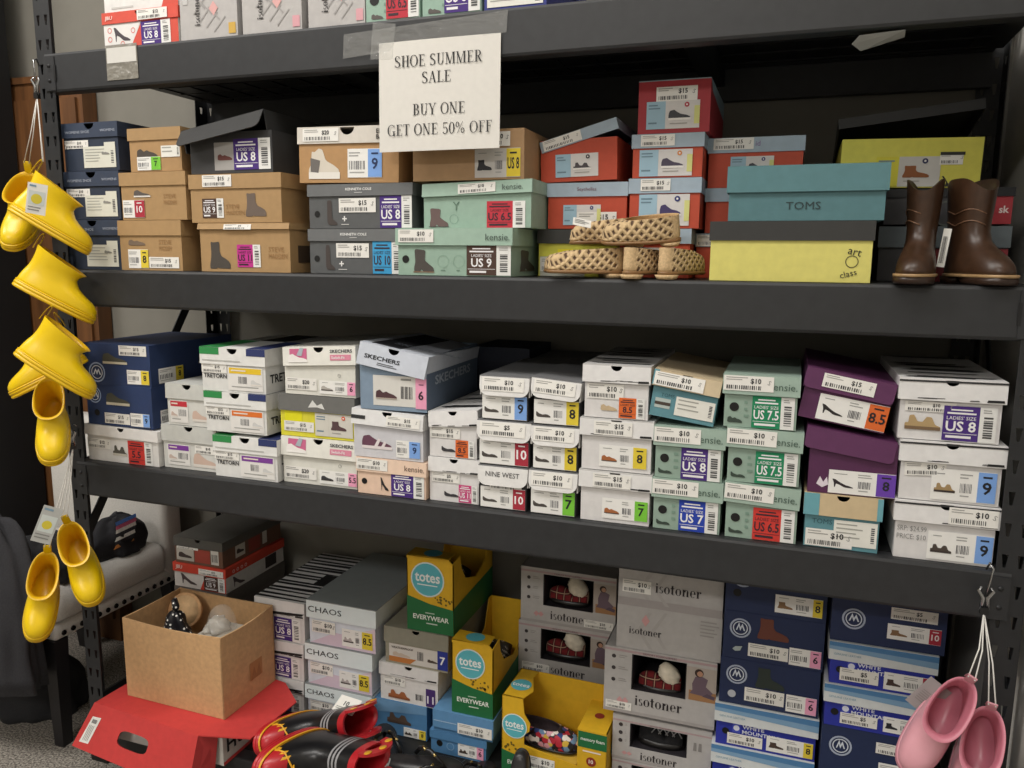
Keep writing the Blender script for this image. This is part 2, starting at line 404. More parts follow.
def st_red(F, kind=None, sc='#444', dot='#333', yel=True, bg='#d9d6d4', left='#9fc0d2', on=None):
    mb = MB(); d_rect(mb, F, 0, 0, 1, 1, bg, .0012, 'paper'); d_rect(mb, F, 0, 0, .36, 1, left, .0016)
    d_lines(mb, F, .04, .66, .3, .88, 2, '#6b8798', .002); d_lines(mb, F, .04, .1, .25, .25, 1, '#6b8798', .002)
    if kind: d_shoe(mb, F, kind, .42, .3, .84, .7, sc, '#efece8', .002)
    d_circ(mb, F, .76, .85, F.h*.09, dot, .002); d_circ(mb, F, .76, .85, F.h*.035, '#e8e4e0', .0023)
    d_lines(mb, F, .45, .1, .8, .2, 1, '#a8a49e', .002)
    if yel: d_rect(mb, F, .9, .15, 1.0, .8, '#d9d98a', .002)
    return mb
def st_tag(F, col, wide):
    mb = MB(); d_rect(mb, F, 0, 0, 1, 1, '#e6e4e0', .0012, 'paper')
    d_rect(mb, F, .04, .72, .96, .96, col, .0016)
    d_lines(mb, F, .1, .79, .7, .88, 1, '#e8dcd0', .002, .7)
    d_bars(mb, F, .48 if not wide else .3, .3, .92 if not wide else .56, .6, '#6a6a6c', .0016, 9)
    d_shoe(mb, F, 'sneaker', .06 if not wide else .66, .25, .42 if not wide else .96, .5, '#c7b3a8' if not wide else '#d0d0ce', '#e4dfd8', .0016)
    d_lines(mb, F, .1, .06, .9, .18, 1, '#a4a4a0', .0016)
    return mb

# ------------------------------------------------------------------ shoe boxes
def P(u0, v0, u1, v1, txt='$10', rot=0, on=None): return ('price', u0, v0, u1, v1, dict(txt=txt, rot=rot, on=on))
def US(u0, v0, u1, v1, txt, col, bar=True, on=None): return ('us', u0, v0, u1, v1, dict(txt=txt, col=col, bar=bar, on=on))
def NUM(u0, v0, u1, v1, txt, col, shoe=None, sc='#4a4038', ink='#1d1d22', pw=.26, on=None, bg='#efeeea'):
    return ('num', u0, v0, u1, v1, dict(txt=txt, col=col, shoe=shoe, sc=sc, ink=ink, pw=pw, on=on, bg=bg))
def PAP(u0, v0, u1, v1, n=4, bg='#e9e8e0', bar=True, on=None): return ('paper', u0, v0, u1, v1, dict(n=n, bg=bg, bar=bar, on=on))
def SH(kind, u0, v0, u1, v1, col, sole=None, on=None, flip=False, off=.0009): return ('shoe', u0, v0, u1, v1, dict(kind=kind, col=col, sole=sole, on=on, flip=flip, off=off))
def TX(txt, u, v, h, col, bold=False, align='l', on=None, st=1.0, rot=0, maxw=None, off=.0010): return ('text', u, v, u, v+h, dict(off=off, txt=txt, h=h, col=col, bold=bold, align=align, on=on, st=st, rot=rot, maxw=maxw))
def SF(txt, u, v, h, col, align='c', on=None, maxw=None, rot=0): return ('serif', u, v, u, v+h, dict(txt=txt, h=h, col=col, align=align, on=on, maxw=maxw, rot=rot))
def RC(u0, v0, u1, v1, col, on=None, off=.0006): return ('rect', u0, v0, u1, v1, dict(col=col, on=on, off=off))
def PO(pts, col, on=None, off=.0007): return ('poly', 0, min(p[1] for p in pts), 1, max(p[1] for p in pts), dict(pts=pts, col=col, on=on, off=off))
def CI(u, v, r, col, on=None, r0=None, off=.0008): return ('circ', u, v, u, v, dict(r=r, col=col, on=on, r0=r0, off=off))
def LN(u0, v0, u1, v1, n, col='#8a8a86', on=None): return ('lines', u0, v0, u1, v1, dict(n=n, col=col, on=on))
def BR(u0, v0, u1, v1, n=14, col='#3a3a3c', on=None): return ('bars', u0, v0, u1, v1, dict(n=n, col=col, on=on))
PARTNAME = {'price': 'price_sticker', 'us': 'size_label', 'num': 'size_label', 'paper': 'product_label', 'rlabel': 'product_label', 'tag': 'product_label', 'tagw': 'product_label'}
SIZECOL = {v: k for k, v in PAL.items()}

def shoebox(x, y, z, w, d, h, body, lid, lh, label, group, decor=(), roll=0, yaw=0, pitch=0, lr=0, lp=0, lz=0, lx=0, ly=0, lyaw=0,
            notch=None, flap=1.5, rnd_c=0, kind='card', side=(), top=(), ov=.0025, lidkind=None, name='shoe_box', cat='shoe box', tuck=False, bodyside=None, lidtop=None, inner=None):
    """front bottom centre at (x,y,z); lid height lh is a share of h; lr/lp/lz/.. pose the lid on its own"""
    z += .0007
    root = empty(name, (x, y, z), (R(pitch), R(roll), R(yaw)))
    tag(root, label, cat, group)
    t = .0018; hb = h-.004
    mbody = mat(body, kind); mlid = mat(lid, lidkind or kind); mside = mat(bodyside or body, kind); mtop = mat(lidtop or lid, lidkind or kind)
    lhh = h*lh
    B = MB()
    nr = notch or 0
    def front_poly(x0, x1, z0, z1, yy, up, nn, nx=0, rc=0):
        """outline counter-clockwise seen from -y, with a half-round thumb notch in the edge up (+1 top) and rounded lower corners"""
        pts = []
        if rc:
            for i in range(6):
                a = PI+PI/2*i/5; pts.append((x0+rc+rc*math.cos(a), z0+rc+rc*math.sin(a)))
            for i in range(6):
                a = 1.5*PI+PI/2*i/5; pts.append((x1-rc+rc*math.cos(a), z0+rc+rc*math.sin(a)))
        else: pts += [(x0, z0), (x1, z0)]
        pts.append((x1, z1))
        if nn:
            for i in range(11):
                a = -PI*i/10; pts.append((nx+nn*math.cos(a), z1+nn*math.sin(a)*.9))
        pts.append((x0, z1))
        return [(a, yy, b) for a, b in pts]
    if tuck:
        B.box(-w/2, 0, 0, w/2, d, h-.0015, mbody)
    else:
        B.slab(front_poly(-w/2, w/2, 0, hb, 0, 1, nr), (0, -1, 0), t, mbody)
        B.box(-w/2, d-t, 0, w/2, d, hb, mbody)
        B.box(-w/2, t, 0, -w/2+t, d-t, hb, mside); B.box(w/2-t, t, 0, w/2, d-t, hb, mside)
        B.box(-w/2+t, t, 0, w/2-t, d-t, t, mbody)
        B.box(-w/2+t, t+.02, hb*.55, w/2-t, d-t, hb*.6, mat(inner or '#6b6660', 'paper'))   # tissue paper over the shoes
    Ff = Face((-w/2, 0, 0), (1, 0, 0), (0, 0, 1), (0, -1, 0), w, h)
    Fr = Face((w/2, 0, 0), (0, 1, 0), (0, 0, 1), (1, 0, 0), d, h)
    # lid
    wl = w+2*ov; dl = d+2*ov; ML = Matrix()
    Lb = MB()
    if tuck:
        Lb.box(-w/2, 0, h-.0014, w/2, d, h+.0004, mtop)
        Lf = Face((-w/2, 0, 0), (1, 0, 0), (0, 0, 1), (0, -1, 0), w, h); Lr = Fr
    else:
        piv = Vector((lx, d/2+ly, h+lz))
        ML = Matrix.Translation(piv) @ Euler((R(lp), R(lr), R(lyaw))).to_matrix().to_4x4() @ Matrix.Translation(-Vector((0, d/2, h)))
        Lb.box(-wl/2, -ov, h-t, wl/2, d+ov, h, mtop)
        if nr:   # cut the thumb notch through the lid's front edge by leaving a dark recess slot in the top edge
            pass
        fl = R(flap)
        F0 = MB(); F0.slab(front_poly(-wl/2, wl/2, h-lhh, h-t, -ov, 1, nr*1.02 if nr else 0, rc=rnd_c), (0, -1, 0), t, mlid)
        hinge = Matrix.Translation((0, -ov, h)) @ Matrix.Rotation(-fl, 4, 'X') @ Matrix.Translation((0, ov, -h))
        F0.xf(hinge)
        o = len(Lb.v); 
        for f, mi, smo in zip(F0.f, F0.m, F0.sm):
            Lb.f.append([o+k for k in f]); Lb.m.append(Lb.mi(F0.mats[mi])); Lb.sm.append(smo)
        Lb.v += F0.v
        Lb.box(-wl/2, d+ov-t, h-lhh, wl/2, d+ov, h-t, mlid)
        Lb.box(-wl/2, -ov+t, h-lhh, -wl/2+t, d+ov-t, h-t, mlid); Lb.box(wl/2-t, -ov+t, h-lhh, wl/2, d+ov-t, h-t, mlid)
        nrm = (hinge.to_3x3() @ Vector((0, -1, 0))); ayv = hinge.to_3x3() @ Vector((0, 0, 1))
        o0 = hinge @ Vector((-wl/2, -ov, 0))
        Lf = Face(o0, (1, 0, 0), ayv, nrm, wl, h)
        Lr = Face((wl/2, -ov, 0), (0, 1, 0), (0, 0, 1), (1, 0, 0), dl, h)
    Lt = Face((-wl/2, -ov, h+(.0004 if tuck else 0)), (1, 0, 0), (0, 1, 0), (0, 0, 1), wl, dl)
    stickers = []
    def put(items, Fb, Fl):
        for idx, (k, u0, v0, u1, v1, q) in enumerate(items):
            eps = idx*.00006
            on = q.get('on') or ('lid' if ((v0+v1)/2 > 1-lh and not tuck) else 'body')
            F, mb = (Fl, Lb) if on == 'lid' else (Fb, B)
            if on == 'top': F, mb = Lt, Lb
            M = ML if (mb is Lb) else None
            if F.h > 0: F = Face(F.o+F.n*eps, F.ax, F.ay, F.n, F.w, F.h)
            S = None
            if k in PARTNAME:
                G = sub(F, u0, v0, u1, v1)
                if q.get('rot'): G = rotface(G, q['rot'])
                if k == 'price': S = st_price(G, q['txt'])
                elif k == 'us': S = st_us(G, q['txt'], q['col'], q['bar'])
                elif k == 'num': S = st_num(G, q['txt'], q['col'], q['shoe'], C(q['sc']), q['ink'], q['pw'], q['bg'])
                elif k == 'rlabel': S = st_red(G, **q)
                elif k in ('tag', 'tagw'): S = st_tag(G, q['col'], k == 'tagw')
                else: S = st_paper(G, q['n'], q['bg'], q['bar'])
                stickers.append((S, PARTNAME[k], mb is Lb, q.get('col')))
            elif k == 'shoe': d_shoe(mb, F, q['kind'], u0, v0, u1, v1, q['col'], q['sole'], q['off'], flip=q['flip'])
            elif k == 'text': d_text(mb, F, q['txt'], u0, v0, q['h'], q['col'], q['off'], q['bold'], q['align'], q['st'], q['maxw'], q['rot'])
            elif k == 'serif': d_serif(mb, F, q['txt'], u0, v0, q['h'], q['col'], .0010, q['align'], q['maxw'], q['rot'])
            elif k == 'rect': d_rect(mb, F, u0, v0, u1, v1, q['col'], q['off'])
            elif k == 'poly': d_poly(mb, F, q['pts'], q['col'], q['off'])
            elif k == 'circ': d_circ(mb, F, u0, v0, q['r'], q['col'], q['off'], r0=q['r0'])
            elif k == 'lines': d_lines(mb, F, u0, v0, u1, v1, q['n'], q['col'], .0009)
            elif k == 'bars': d_bars(mb, F, u0, v0, u1, v1, q['col'], .0009, q['n'])
    put(decor, Ff, Lf); put(side, Fr, Lr)
    put([(k, a, b, c, e, dict(q, on='top')) for k, a, b, c, e, q in top], Ff, Lf)
    if nr and not tuck:
        # the thumb hole seen from the front: the lid's cut is real, the tray behind carries the same cut
        pass
    ob = B.build('box_body', root); ol = Lb.build('lid', root, ML)
    for S, nm, onlid, col in stickers:       # a sticker moves with the lid or the tray it is stuck on
        o = S.build(nm, ol if onlid else ob, ML if onlid else None)
        if nm == 'size_label' and col in PAL: o['label'] = '%s size label' % {'royal': 'royal blue', 'sky': 'light blue', 'hotred': 'red', 'rose': 'pink', 'cyan': 'bright blue'}.get(col, col)
    return root
def stack(x, y, z, items): pass
# ------------------------------------------------------------------ the room
ZA, ZB, ZC, ZD = 1.733, 1.256, 0.797, 0.110      # tops of the four shelves
BH = .0845                                       # beam height
XL, XR = -.053, 1.963                            # outer faces of the uprights
RY = .55                                         # rack depth
WALLY = .575
def plane_slab(name, x0, y0, z0, x1, y1, z1, m):
    mb = MB(); mb.box(x0, y0, z0, x1, y1, z1, m); return struct(mb.build(name))
plane_slab('floor', -3.2, -5.6, -.05, 2.2, WALLY+.1, 0, carpet_mat())
plane_slab('ceiling', -3.2, -5.6, 3.35, 2.2, WALLY+.1, 3.4, mat('#d8d6d0', 'paint'))
plane_slab('wall_back', -3.2, WALLY, 0, 2.2, WALLY+.1, 3.35, mat('#86837a', 'paint'))
plane_slab('wall_right', 1.985, -5.6, 0, 2.085, WALLY, 3.35, mat('#cfccc5', 'paint'))
plane_slab('wall_left', -3.2, -5.6, 0, -3.1, WALLY, 3.35, mat('#86837a', 'paint'))
plane_slab('wall_front', -3.1, -5.7, 0, 1.985, -5.6, 3.35, mat('#b5b1a8', 'paint'))

# ------------------------------------------------------------------ the rack
STEEL = mat('#262729', 'steel'); DECK = mat('#18191a', 'steel'); BEAM = mat('#2b2c2e', 'steel'); LINE = mat('#111112', 'steel')
rack = empty('storage_rack', (0, 0, 0))
tag(rack, 'black steel storage rack with punched posts holding every shelf of shoe boxes', 'rack')
def flange(mb, o, ax, wid, z0, z1, cols, hole, pitch=.052, t=.002, nrm=(0, -1, 0)):
    """punched steel strip from o along ax (width) and z, with real tear-drop holes"""
    o = Vector(o); ax = Vector(ax); n = Vector(nrm)
    cells = int((z1-z0)/pitch); cw = wid/cols
    for i in range(cells):
        for c in range(cols):
            a0, a1 = c*cw, (c+1)*cw; b0 = z0+i*pitch; b1 = b0+pitch; am = (a0+a1)/2; hw, hh = hole
            out = [(a0, b0), (a1, b0), (a1, b1), (a0, b1)]
            inn = [(am-hw*.42, (b0+b1)/2-hh), (am+hw*.42, (b0+b1)/2-hh), (am+hw, (b0+b1)/2+hh), (am-hw, (b0+b1)/2+hh)]
            for back in (0, 1):
                q = [o+ax*a+Vector((0, 0, b))-n*(t*back) for a, b in out+inn]
                F = [(k, (k+1) % 4, 4+(k+1) % 4, 4+k) for k in range(4)]
                mb.add(q, F if not back else [f[::-1] for f in F], STEEL)
            q = [o+ax*a+Vector((0, 0, b)) for a, b in inn]; mb.add(q+[p-n*t for p in q], [(k, (k+1) % 4, 4+(k+1) % 4, 4+k) for k in range(4)], STEEL)
    for a in (0, wid):
        q = [o+ax*a+Vector((0, 0, z0)), o+ax*a+Vector((0, 0, z0+cells*pitch))]
        mb.add(q+[p-n*t for p in q[::-1]], [(0, 1, 2, 3)], STEEL)
FW = .045
for side in (0, 1):
    xo = XL if side == 0 else XR
    sx = 1 if side == 0 else -1
    for back in (0, 1):
        mb = MB(); y = 0 if not back else RY
        flange(mb, (xo, y-.001 if not back else y, .0), (sx, 0, 0), FW, .01, 2.14, 2, (.0048, .011), nrm=(0, -1, 0))
        flange(mb, (xo, y, 0), (0, 1 if not back else -1, 0), .048, .01, 2.14, 1, (.006, .009), nrm=(sx, 0, 0))
        mb.box(min(xo, xo+sx*FW)-.004, y-.006 if not back else y-.05, 0, max(xo, xo+sx*FW)+.004, y+.05 if not back else y+.006, .028, mat('#151515', 'rubber'))
        mb.build('upright', rack)
    # side braces
    for z in (.14, 1.95):
        mb = MB(); mb.box(xo+sx*.004, .03, z, xo+sx*.010, RY-.03, z+.03, STEEL); mb.build('side_brace', rack)
    for z0, z1 in ((.58, 1.31),):
        q = [(xo+sx*.006, .03, z0), (xo+sx*.006, .03, z0+.045), (xo+sx*.006, RY-.03, z1), (xo+sx*.006, RY-.03, z1-.045)]
        mb = MB(); mb.slab(q if sx > 0 else q[::-1], (sx, 0, 0), .003, STEEL); mb.build('side_brace', rack)
def channel(y, z, front):
    mb = MB(); s = -1 if front else 1
    x0, x1 = XL+.022, XR-.022
    t = .003
    yf = y+s*.003
    # rounded channel section lofted along x
    sec = [(0, -BH+.004), (s*.004, -BH), (s*-.03, -BH), (s*-.03, -BH+t), (s*.0, -BH+t+.003)]
    prof = [(yf, z-BH+.006), (yf, z-.006), (yf-s*.002, z-.0015), (yf-s*.006, z), (yf-s*.035, z), (yf-s*.035, z-.012), (yf-s*.01, z-.012), (yf-s*.006, z-BH+.008), (yf-s*.03, z-BH+.006), (yf-s*.03, z-BH), (yf-s*.006, z-BH), (yf-s*.002, z-BH+.0015)]
    ring = lambda x: [(x, a, b) for a, b in prof]
    mb.loft([ring(x0), ring(x1)], BEAM, smooth=False)
    if front:   # end plates with their slots and rivets
        for xs, dr in ((x0, 1), (x1, -1)):
            mb.box(min(xs, xs+dr*.03), yf-.002, z-BH+.004, max(xs, xs+dr*.03), yf, z-.008, BEAM)
            mb.box(xs+dr*.03-.002, yf-.0026, z-BH*.72, xs+dr*.03+.003, yf-.0018, z-BH*.3, LINE)
            for zz in (z-BH*.32, z-BH*.7):
                mb.tube([(xs+dr*.014, yf-.004, zz), (xs+dr*.014, yf, zz)], .004, STEEL, 10)
    mb.build('beam', rack)
for z in (ZA, ZB, ZC, ZD):
    channel(0, z, True); channel(RY, z, False)
    mb = MB()
    mb.box(XL+.01, .037, z-.012, XR-.01, RY-.037, z-.0005, DECK)
    for i in range(24):   # welded wire mesh under the deck
        xx = XL+.05+i*.082; mb.box(xx, .05, z-.015, xx+.003, RY-.05, z-.012, DECK)
    for i in range(6):
        yy = .07+i*.08; mb.box(XL+.05, yy, z-.018, XR-.05, yy+.003, z-.015, DECK)
    mb.build('deck', rack)
    for xx in (.62, 1.36):
        mb = MB(); mb.box(xx, .012, z-.05, xx+.045, RY-.012, z-.0185, STEEL); mb.build('deck_support', rack)

# ------------------------------------------------------------------ the boxes
KR = '#ac8b60'
gB = 'shoe boxes on the second shelf'; gA = 'shoe boxes on the top shelf'; gC = 'shoe boxes on the middle shelf'; gD = 'shoe boxes on the bottom shelf'
def hole(u, v, r=.007): return CI(u, v, r, '#0b0b0b')  # uncut: a flat black disc painted for the dark inside of a punched opening

# --- top shelf
y = .012
shoebox(.233, y, ZA, .200, .29, .073, '#e4e2df', '#d5503f', .32, 'white and red shoe box with a dark heeled shoe picture under another red box', gA,
        [PO([(.0, .0), (.36, .0), (.52, .72), (0, .72)], '#e6e4e1'), PO([(.36, 0), (1, 0), (1, .68), (.52, .68)], '#d5503f'), SH('pump', .13, .16, .36, .58, '#4a4248'),
         CI(.08, .5, .006, '#d98a84', r0=.004), CI(.4, .45, .006, '#d98a84', r0=.004), CI(.08, .25, .006, '#d98a84', r0=.004), CI(.25, .1, .006, '#d98a84', r0=.004),
         TX('JBU', .05, .76, .13, '#f0d8d0', True, st=1.3, on='lid'), US(.51, .0, .9, .66, 'US 8', 'purple'), P(.48, .7, .87, .98, '$12', on='lid')], notch=.011)
shoebox(.238, y, ZA+.0735, .198, .29, .095, '#e4e2df', '#d5503f', .3, 'upper red lidded shoe box of the pair at the top shelf left', gA,
        [PO([(.78, 0), (1, 0), (1, .66), (.9, .66)], '#d5503f'), RC(.1, .06, .4, .1, '#c9c6c2'), US(.52, .2, .9, .66, 'US 8', 'purple')], notch=.011)
def slip_end(x, w, label):
    n = w
    shoebox(x, y, ZA, w, .26, .118, '#b7b4b2', '#b7b4b2', .2, label, 'white slipper boxes on end', 
        [LN(.06, .08, .2, .95, 1, '#c4c2c0')]+[PO([(.55+a-.012, .2+b), (.55+a+.0, .2+b-.02), (.55+a+.2, .2+b+.22), (.55+a+.19, .2+b+.24)], '#a19e9c') for a, b in ((-.2, .1), (-.08, 0), (.05, -.08), (-.3, .24))]
        + [PO([(.55+a, .62-b), (.55+a+.012, .64-b), (.55+a+.2, .42-b), (.55+a+.19, .4-b)], '#a19e9c') for a, b in ((-.3, -.1), (-.18, 0), (-.05, .1))]
        + [PO([(.52, .5), (.6, .38), (.68, .5), (.6, .62)], '#dca9a6'), SF('isotoner', .36, .5, .12, '#2a2626', rot=90, maxw=2), RC(.85, .06, .97, .24, '#cfa84a' if x < .5 else '#d8a0a8')], tuck=True)
slip_end(.405, .143, 'white slipper box with rose diamonds and a yellow corner on the top shelf')
slip_end(.563, .140, 'second white slipper box with rose diamonds and a pink corner')
slip_end(.712, .126, 'third white slipper box, next to the sage green box on the top shelf')
SG = '#96b3a3'
def green_top(x, w, txt, col, label):
    shoebox(x, y, ZA, w, .27, .092, SG, SG, .28, label, gA, [hole(.16, .44, .010), SH('loafer', .1, .06, .32, .2, '#5a5450'), LN(.34, .1, .5, .5, 3, '#7d9a8b'), US(.38, .04, .98, .74, txt, col), P(.1, .72, .6, .96, '$10', on='lid')])
green_top(.836, .114, 'US 6.5', 'red', 'sage green shoe box with red size 6.5 label on the top shelf')
green_top(.955, .118, 'US 8', 'purple', 'sage green shoe box with purple size 8 label on the top shelf')
shoebox(1.076, y, ZA, .118, .27, .09, '#323a86', '#323a86', .3, 'violet blue shoe box at the right end of the top shelf row', gA, [PAP(.05, .06, .95, .3, 2), LN(.1, .4, .9, .6, 2, '#8a90c8'), P(.1, .7, .7, .95, '$10', on='lid')])

# --- second shelf
NV = '#2c3648'
def navybox(x, yy, z, h, label):
    shoebox(x, yy, z, .158, .29, h, NV, '#343f53', .31, label, gB,
        [TX('WOMENS SHOE', .07, .78, .055, '#aeb6c4', on='lid', st=1.2), TX('WOMENS', .7, .8, .05, '#aeb6c4', on='lid', st=1.3), P(.02, .47, .46, .64, '$10', on='body'),
         PAP(.36, .06, .95, .5, 5, '#dcdccf'), RC(.75, .44, .95, .58, '#dcdccf', off=.0013), SH('loafer', .7, .33, .84, .41, '#8b8b86', off=.0018)], notch=.014, flap=1)
navybox(.050, .02, ZB, .1125, 'navy shoe box with cream label, bottom of the stack at the left post')
navybox(.057, .02, ZB+.1135, .1075, 'navy shoe box with cream label, middle of the stack at the left post')
navybox(.062, .02, ZB+.222, .1055, 'navy shoe box with cream label, top of the stack at the left post')
def sm(u, v, h=.1): return [TX('STEVE', u, v+h*1.25, h*.9, '#9a754a', maxw=.20), TX('MADDEN', u, v, h*.9, '#9a754a', maxw=.20)]
shoebox(.222, .012, ZB, .172, .28, .110, KR, KR, .3, 'brown kraft shoe box with yellow size 8 label, bottom of its stack', gB,
        [SH('loafer', .14, .5, .42, .66, '#7a6858')]+sm(.64, .4)+[NUM(.13, .04, .46, .42, '8', 'yellow', pw=.38), P(.47, .05, .95, .27, '$15')], side=[RC(.25, .15, .62, .5, '#3a2f28'), TX('US 9', .3, .24, .16, '#d8cdbf', True)])
shoebox(.238, .012, ZB+.111, .178, .28, .103, KR, KR, .28, 'brown kraft shoe box with red size 10 label, middle of its stack', gB,
        [SH('sneaker', .2, .48, .46, .64, '#5c5652', '#e0dcd6')]+sm(.66, .32)+[NUM(.02, .05, .36, .42, '10', 'crimson', pw=.46, ink='#f2eeee')], flap=1)
shoebox(.262, .012, ZB+.215, .140, .28, .092, '#b08c60', KR, .28, 'small kraft shoe box with lime green size 7 label beside the black box', gB,
        [SH('loafer', .14, .32, .54, .6, '#4d463f'), NUM(.14, .03, .6, .34, '7', 'lime', pw=.4), PAP(.62, .32, .98, .58, 2)], flap=1)
shoebox(.473, .012, ZB, .228, .28, .103, KR, KR, .13, 'kraft boot box with magenta size 11 label under two other boxes', gB,
        [SH('boot', .1, .06, .34, .62, '#4c4640', '#38322e'), US(.42, .1, .68, .56, 'US 11', 'magenta')]+sm(.77, .28, .11)+[P(.3, .86, .6, .97, '$15', on='lid')], flap=14, side=[RC(.1, .2, .3, .55, '#4a3a2c')])
shoebox(.455, .012, ZB+.104, .230, .28, .101, KR, KR, .3, 'kraft boot box with brown size 9 label under the black box', gB,
        [US(.13, .1, .37, .5, 'US 9', 'brown'), SH('boot', .61, .12, .84, .6, '#6d5f55', '#5b4c42')]+sm(.4, .16, .1)+[P(.16, .74, .48, .98, '$15', on='lid')], flap=1, side=[RC(.5, .1, .9, .5, '#3f352c'), TX('US', .55, .18, .2, '#d8cdbf', True)])
shoebox(.436, .014, ZB+.2065, .208, .28, .088, '#3c3c3d', '#343434', .54, 'charcoal black shoe box with its lid tipped askew and purple size 8 label', gB,
        [SH('loafer', .34, .3, .52, .5, '#6a3a34'), RC(.3, .07, .55, .72, '#a9a6a3', off=.0005), US(.54, .07, .98, .78, 'US 8', 'purple', on='body')], lr=-9.5, lz=.020, lx=-.018, flap=38, rnd_c=.014)
KG = '#5a5c5d'
def kcbox(x, yy, z, h, txt, col, label):
    shoebox(x, yy, z, .236 if txt == 'US 8' else .212, .29, h, KG, '#6a6c6d', .27, label, gB,
        [TX('KENNETH COLE', .5, .85, .06, '#e6e6e4', True, 'c', on='lid', st=1.15), LN(.46, .78, .54, .81, 1, '#d0d0ce', on='lid'), hole(.08, .33, .0065), SH('tallboot', .17, .08, .28, .64, '#473f3c'),
         P(.3, .36, .66, .68, '$15'), TX('+', .33, .16, .12, '#e8e8e6', True, on='body'), LN(.32, .06, .42, .1, 1, '#d0d0ce', on='body'), US(.7, .01, 1, .72, txt, col)], flap=3)
kcbox(.730, .032, ZB, .0905, 'US 10', 'cyan', 'charcoal grey shoe box with bright blue size 10 label')
kcbox(.742, .032, ZB+.0915, .0885, 'US 8', 'purple', 'charcoal grey shoe box with purple size 8 label under the hiking shoe box')
shoebox(.718, .03, ZB+.181, .228, .29, .110, '#b48c5e', '#d6d0c6', .3, 'kraft shoe box with pale lid and white hiking shoe picture', gB,
        [SH('hiker', .1, .07, .42, .62, '#d8d0c2', '#e8e4dc'), PO([(.12, .2), (.2, .18), (.22, .4), (.12, .45)], '#6f6a66', off=.0013), NUM(.5, .09, .84, .6, '9', 'sky', pw=.4, ink='#20305a'),
         P(.06, .74, .42, .97, '$20', on='lid'), TX('EDDIE', .785, .86, .08, '#2a2622', True, on='lid'), TX('BAUER', .785, .76, .08, '#2a2622', True, on='lid')], notch=.016, roll=1.0)
GR = '#96b1a1'
shoebox(.958, .006, ZB, .236, .24, .0905, GR, '#9db8a8', .36, 'sage green boot box with brown size 9 label, front of its stack', gB,
        [hole(.07, .34, .0075), SH('heelboot', .14, .06, .33, .56, '#4b4642', '#8a6a50'), CI(.41, .3, .012, '#87a593', r0=.0112), CI(.55, .3, .012, '#87a593', r0=.0112), LN(.39, .08, .43, .12, 1, '#5d7868'), LN(.53, .08, .57, .12, 1, '#5d7868'),
         US(.62, .02, 1, .64, 'US 9', 'brown'), P(.03, .7, .34, .97, '$10', on='lid'), TX('kensie.', .78, .74, .14, '#4a5750', on='lid')], side=[SH('heelboot', .2, .1, .6, .56, '#4d4a42', '#6a5a48')], ov=.004)
shoebox(1.012, .034, ZB+.0915, .222, .24, .083, GR, '#9db8a8', .3, 'sage green boot box with red size 6.5 label and crooked lid', gB,
        [SH('heelboot', .05, .02, .24, .46, '#6a5654', '#4c4040'), TX('Y', .28, .4, .2, '#5d7868', on='body'), CI(.29, .2, .009, '#6f8d7d', r0=.0084), US(.6, .0, .95, .6, 'US 6.5', 'red'), P(.34, .74, .68, .96, '$10', rot=1.5, on='lid'), TX('kensie.', .74, .78, .13, '#4a5750', on='lid')], lr=-1.5, lz=.004, flap=8)
shoebox(.985, .034, ZB+.1805, .230, .27, .092, '#a88660', '#a88660', .2, 'plain kraft shoe box with black ankle boot label behind the paper sale sign', gB,
        [NUM(.57, .04, .97, .62, 'US 8', 'yellow', shoe='boot', sc='#26262a', bg='#c9c6c2', pw=.3), P(.58, .66, .88, .95, '$10')], tuck=True)
BO = '#bd4a30'; BL = '#a3b4c2'
def back(y0, y1, x, z, w, h):
    k = (1.4155+y1)/(1.4155+y0)
    return 1.579+(x-1.579)*k, ZB+(z-ZB)*k, w*k, h*k
def redbox(x, yy, z, w, h, label, dec, lr=0, lz=0, lh=.3, d=.27, body=BO, lid=BL, lx=0, **kw):
    y2 = .126 if yy < .07 else .186
    x, z, w, h = back(yy if yy != .062 else .06, y2, x, z, w, h); yy = y2
    shoebox(x, yy, z, w, d, h, body, lid, lh, label, 'red orange shoe boxes with pale blue lids', dec, lr=lr, lz=lz, lx=lx, **kw)
def RL(u0, v0, u1, v1, kind='sneaker', sc='#3f3d48', dot='#3a3f7a', yel=True): return ('rlabel', u0, v0, u1, v1, dict(kind=kind, sc=sc, dot=dot, yel=yel))
redbox(1.337, .06, ZB, .128, .088, 'red orange shoe box with blue lid, at the base of the tall stack', [P(.2, .75, .6, .98, '$15', on='lid'), RL(.15, .1, .8, .62)], flap=1)
redbox(1.347, .06, ZB+.089, .126, .089, 'red orange shoe box with purple sneaker label, second up in the tall stack', [P(.17, .75, .58, .98, '$15', on='lid'), RL(.14, .05, .86, .68, 'sneaker', '#433765', '#2c3470')], flap=1)
redbox(1.356, .062, ZB+.179, .124, .076, 'red orange shoe box with grey sneaker label, third in the tall stack', [P(.13, .72, .6, .98, '$15', on='lid'), RL(.1, .03, .86, .64, 'sneaker', '#4a4256', '#d98a4a')], lh=.32, flap=1)
shoebox(1.352, .128, ZB+.2675, .132, .27, .095, '#a52f37', '#a52f37', .2, 'dark red shoe box topping the tallest stack under the top shelf', 'red orange shoe boxes with pale blue lids', [P(.25, .6, .82, .87, '$15'), RL(.12, .08, .86, .6, 'sneaker', '#3f3f45', '#b83a4a')],
        side=[PO([(.0, .98), (1, .98), (1, .62), (.1, .8)], '#8fa3ad')], tuck=True, lidtop='#8fa3ad')
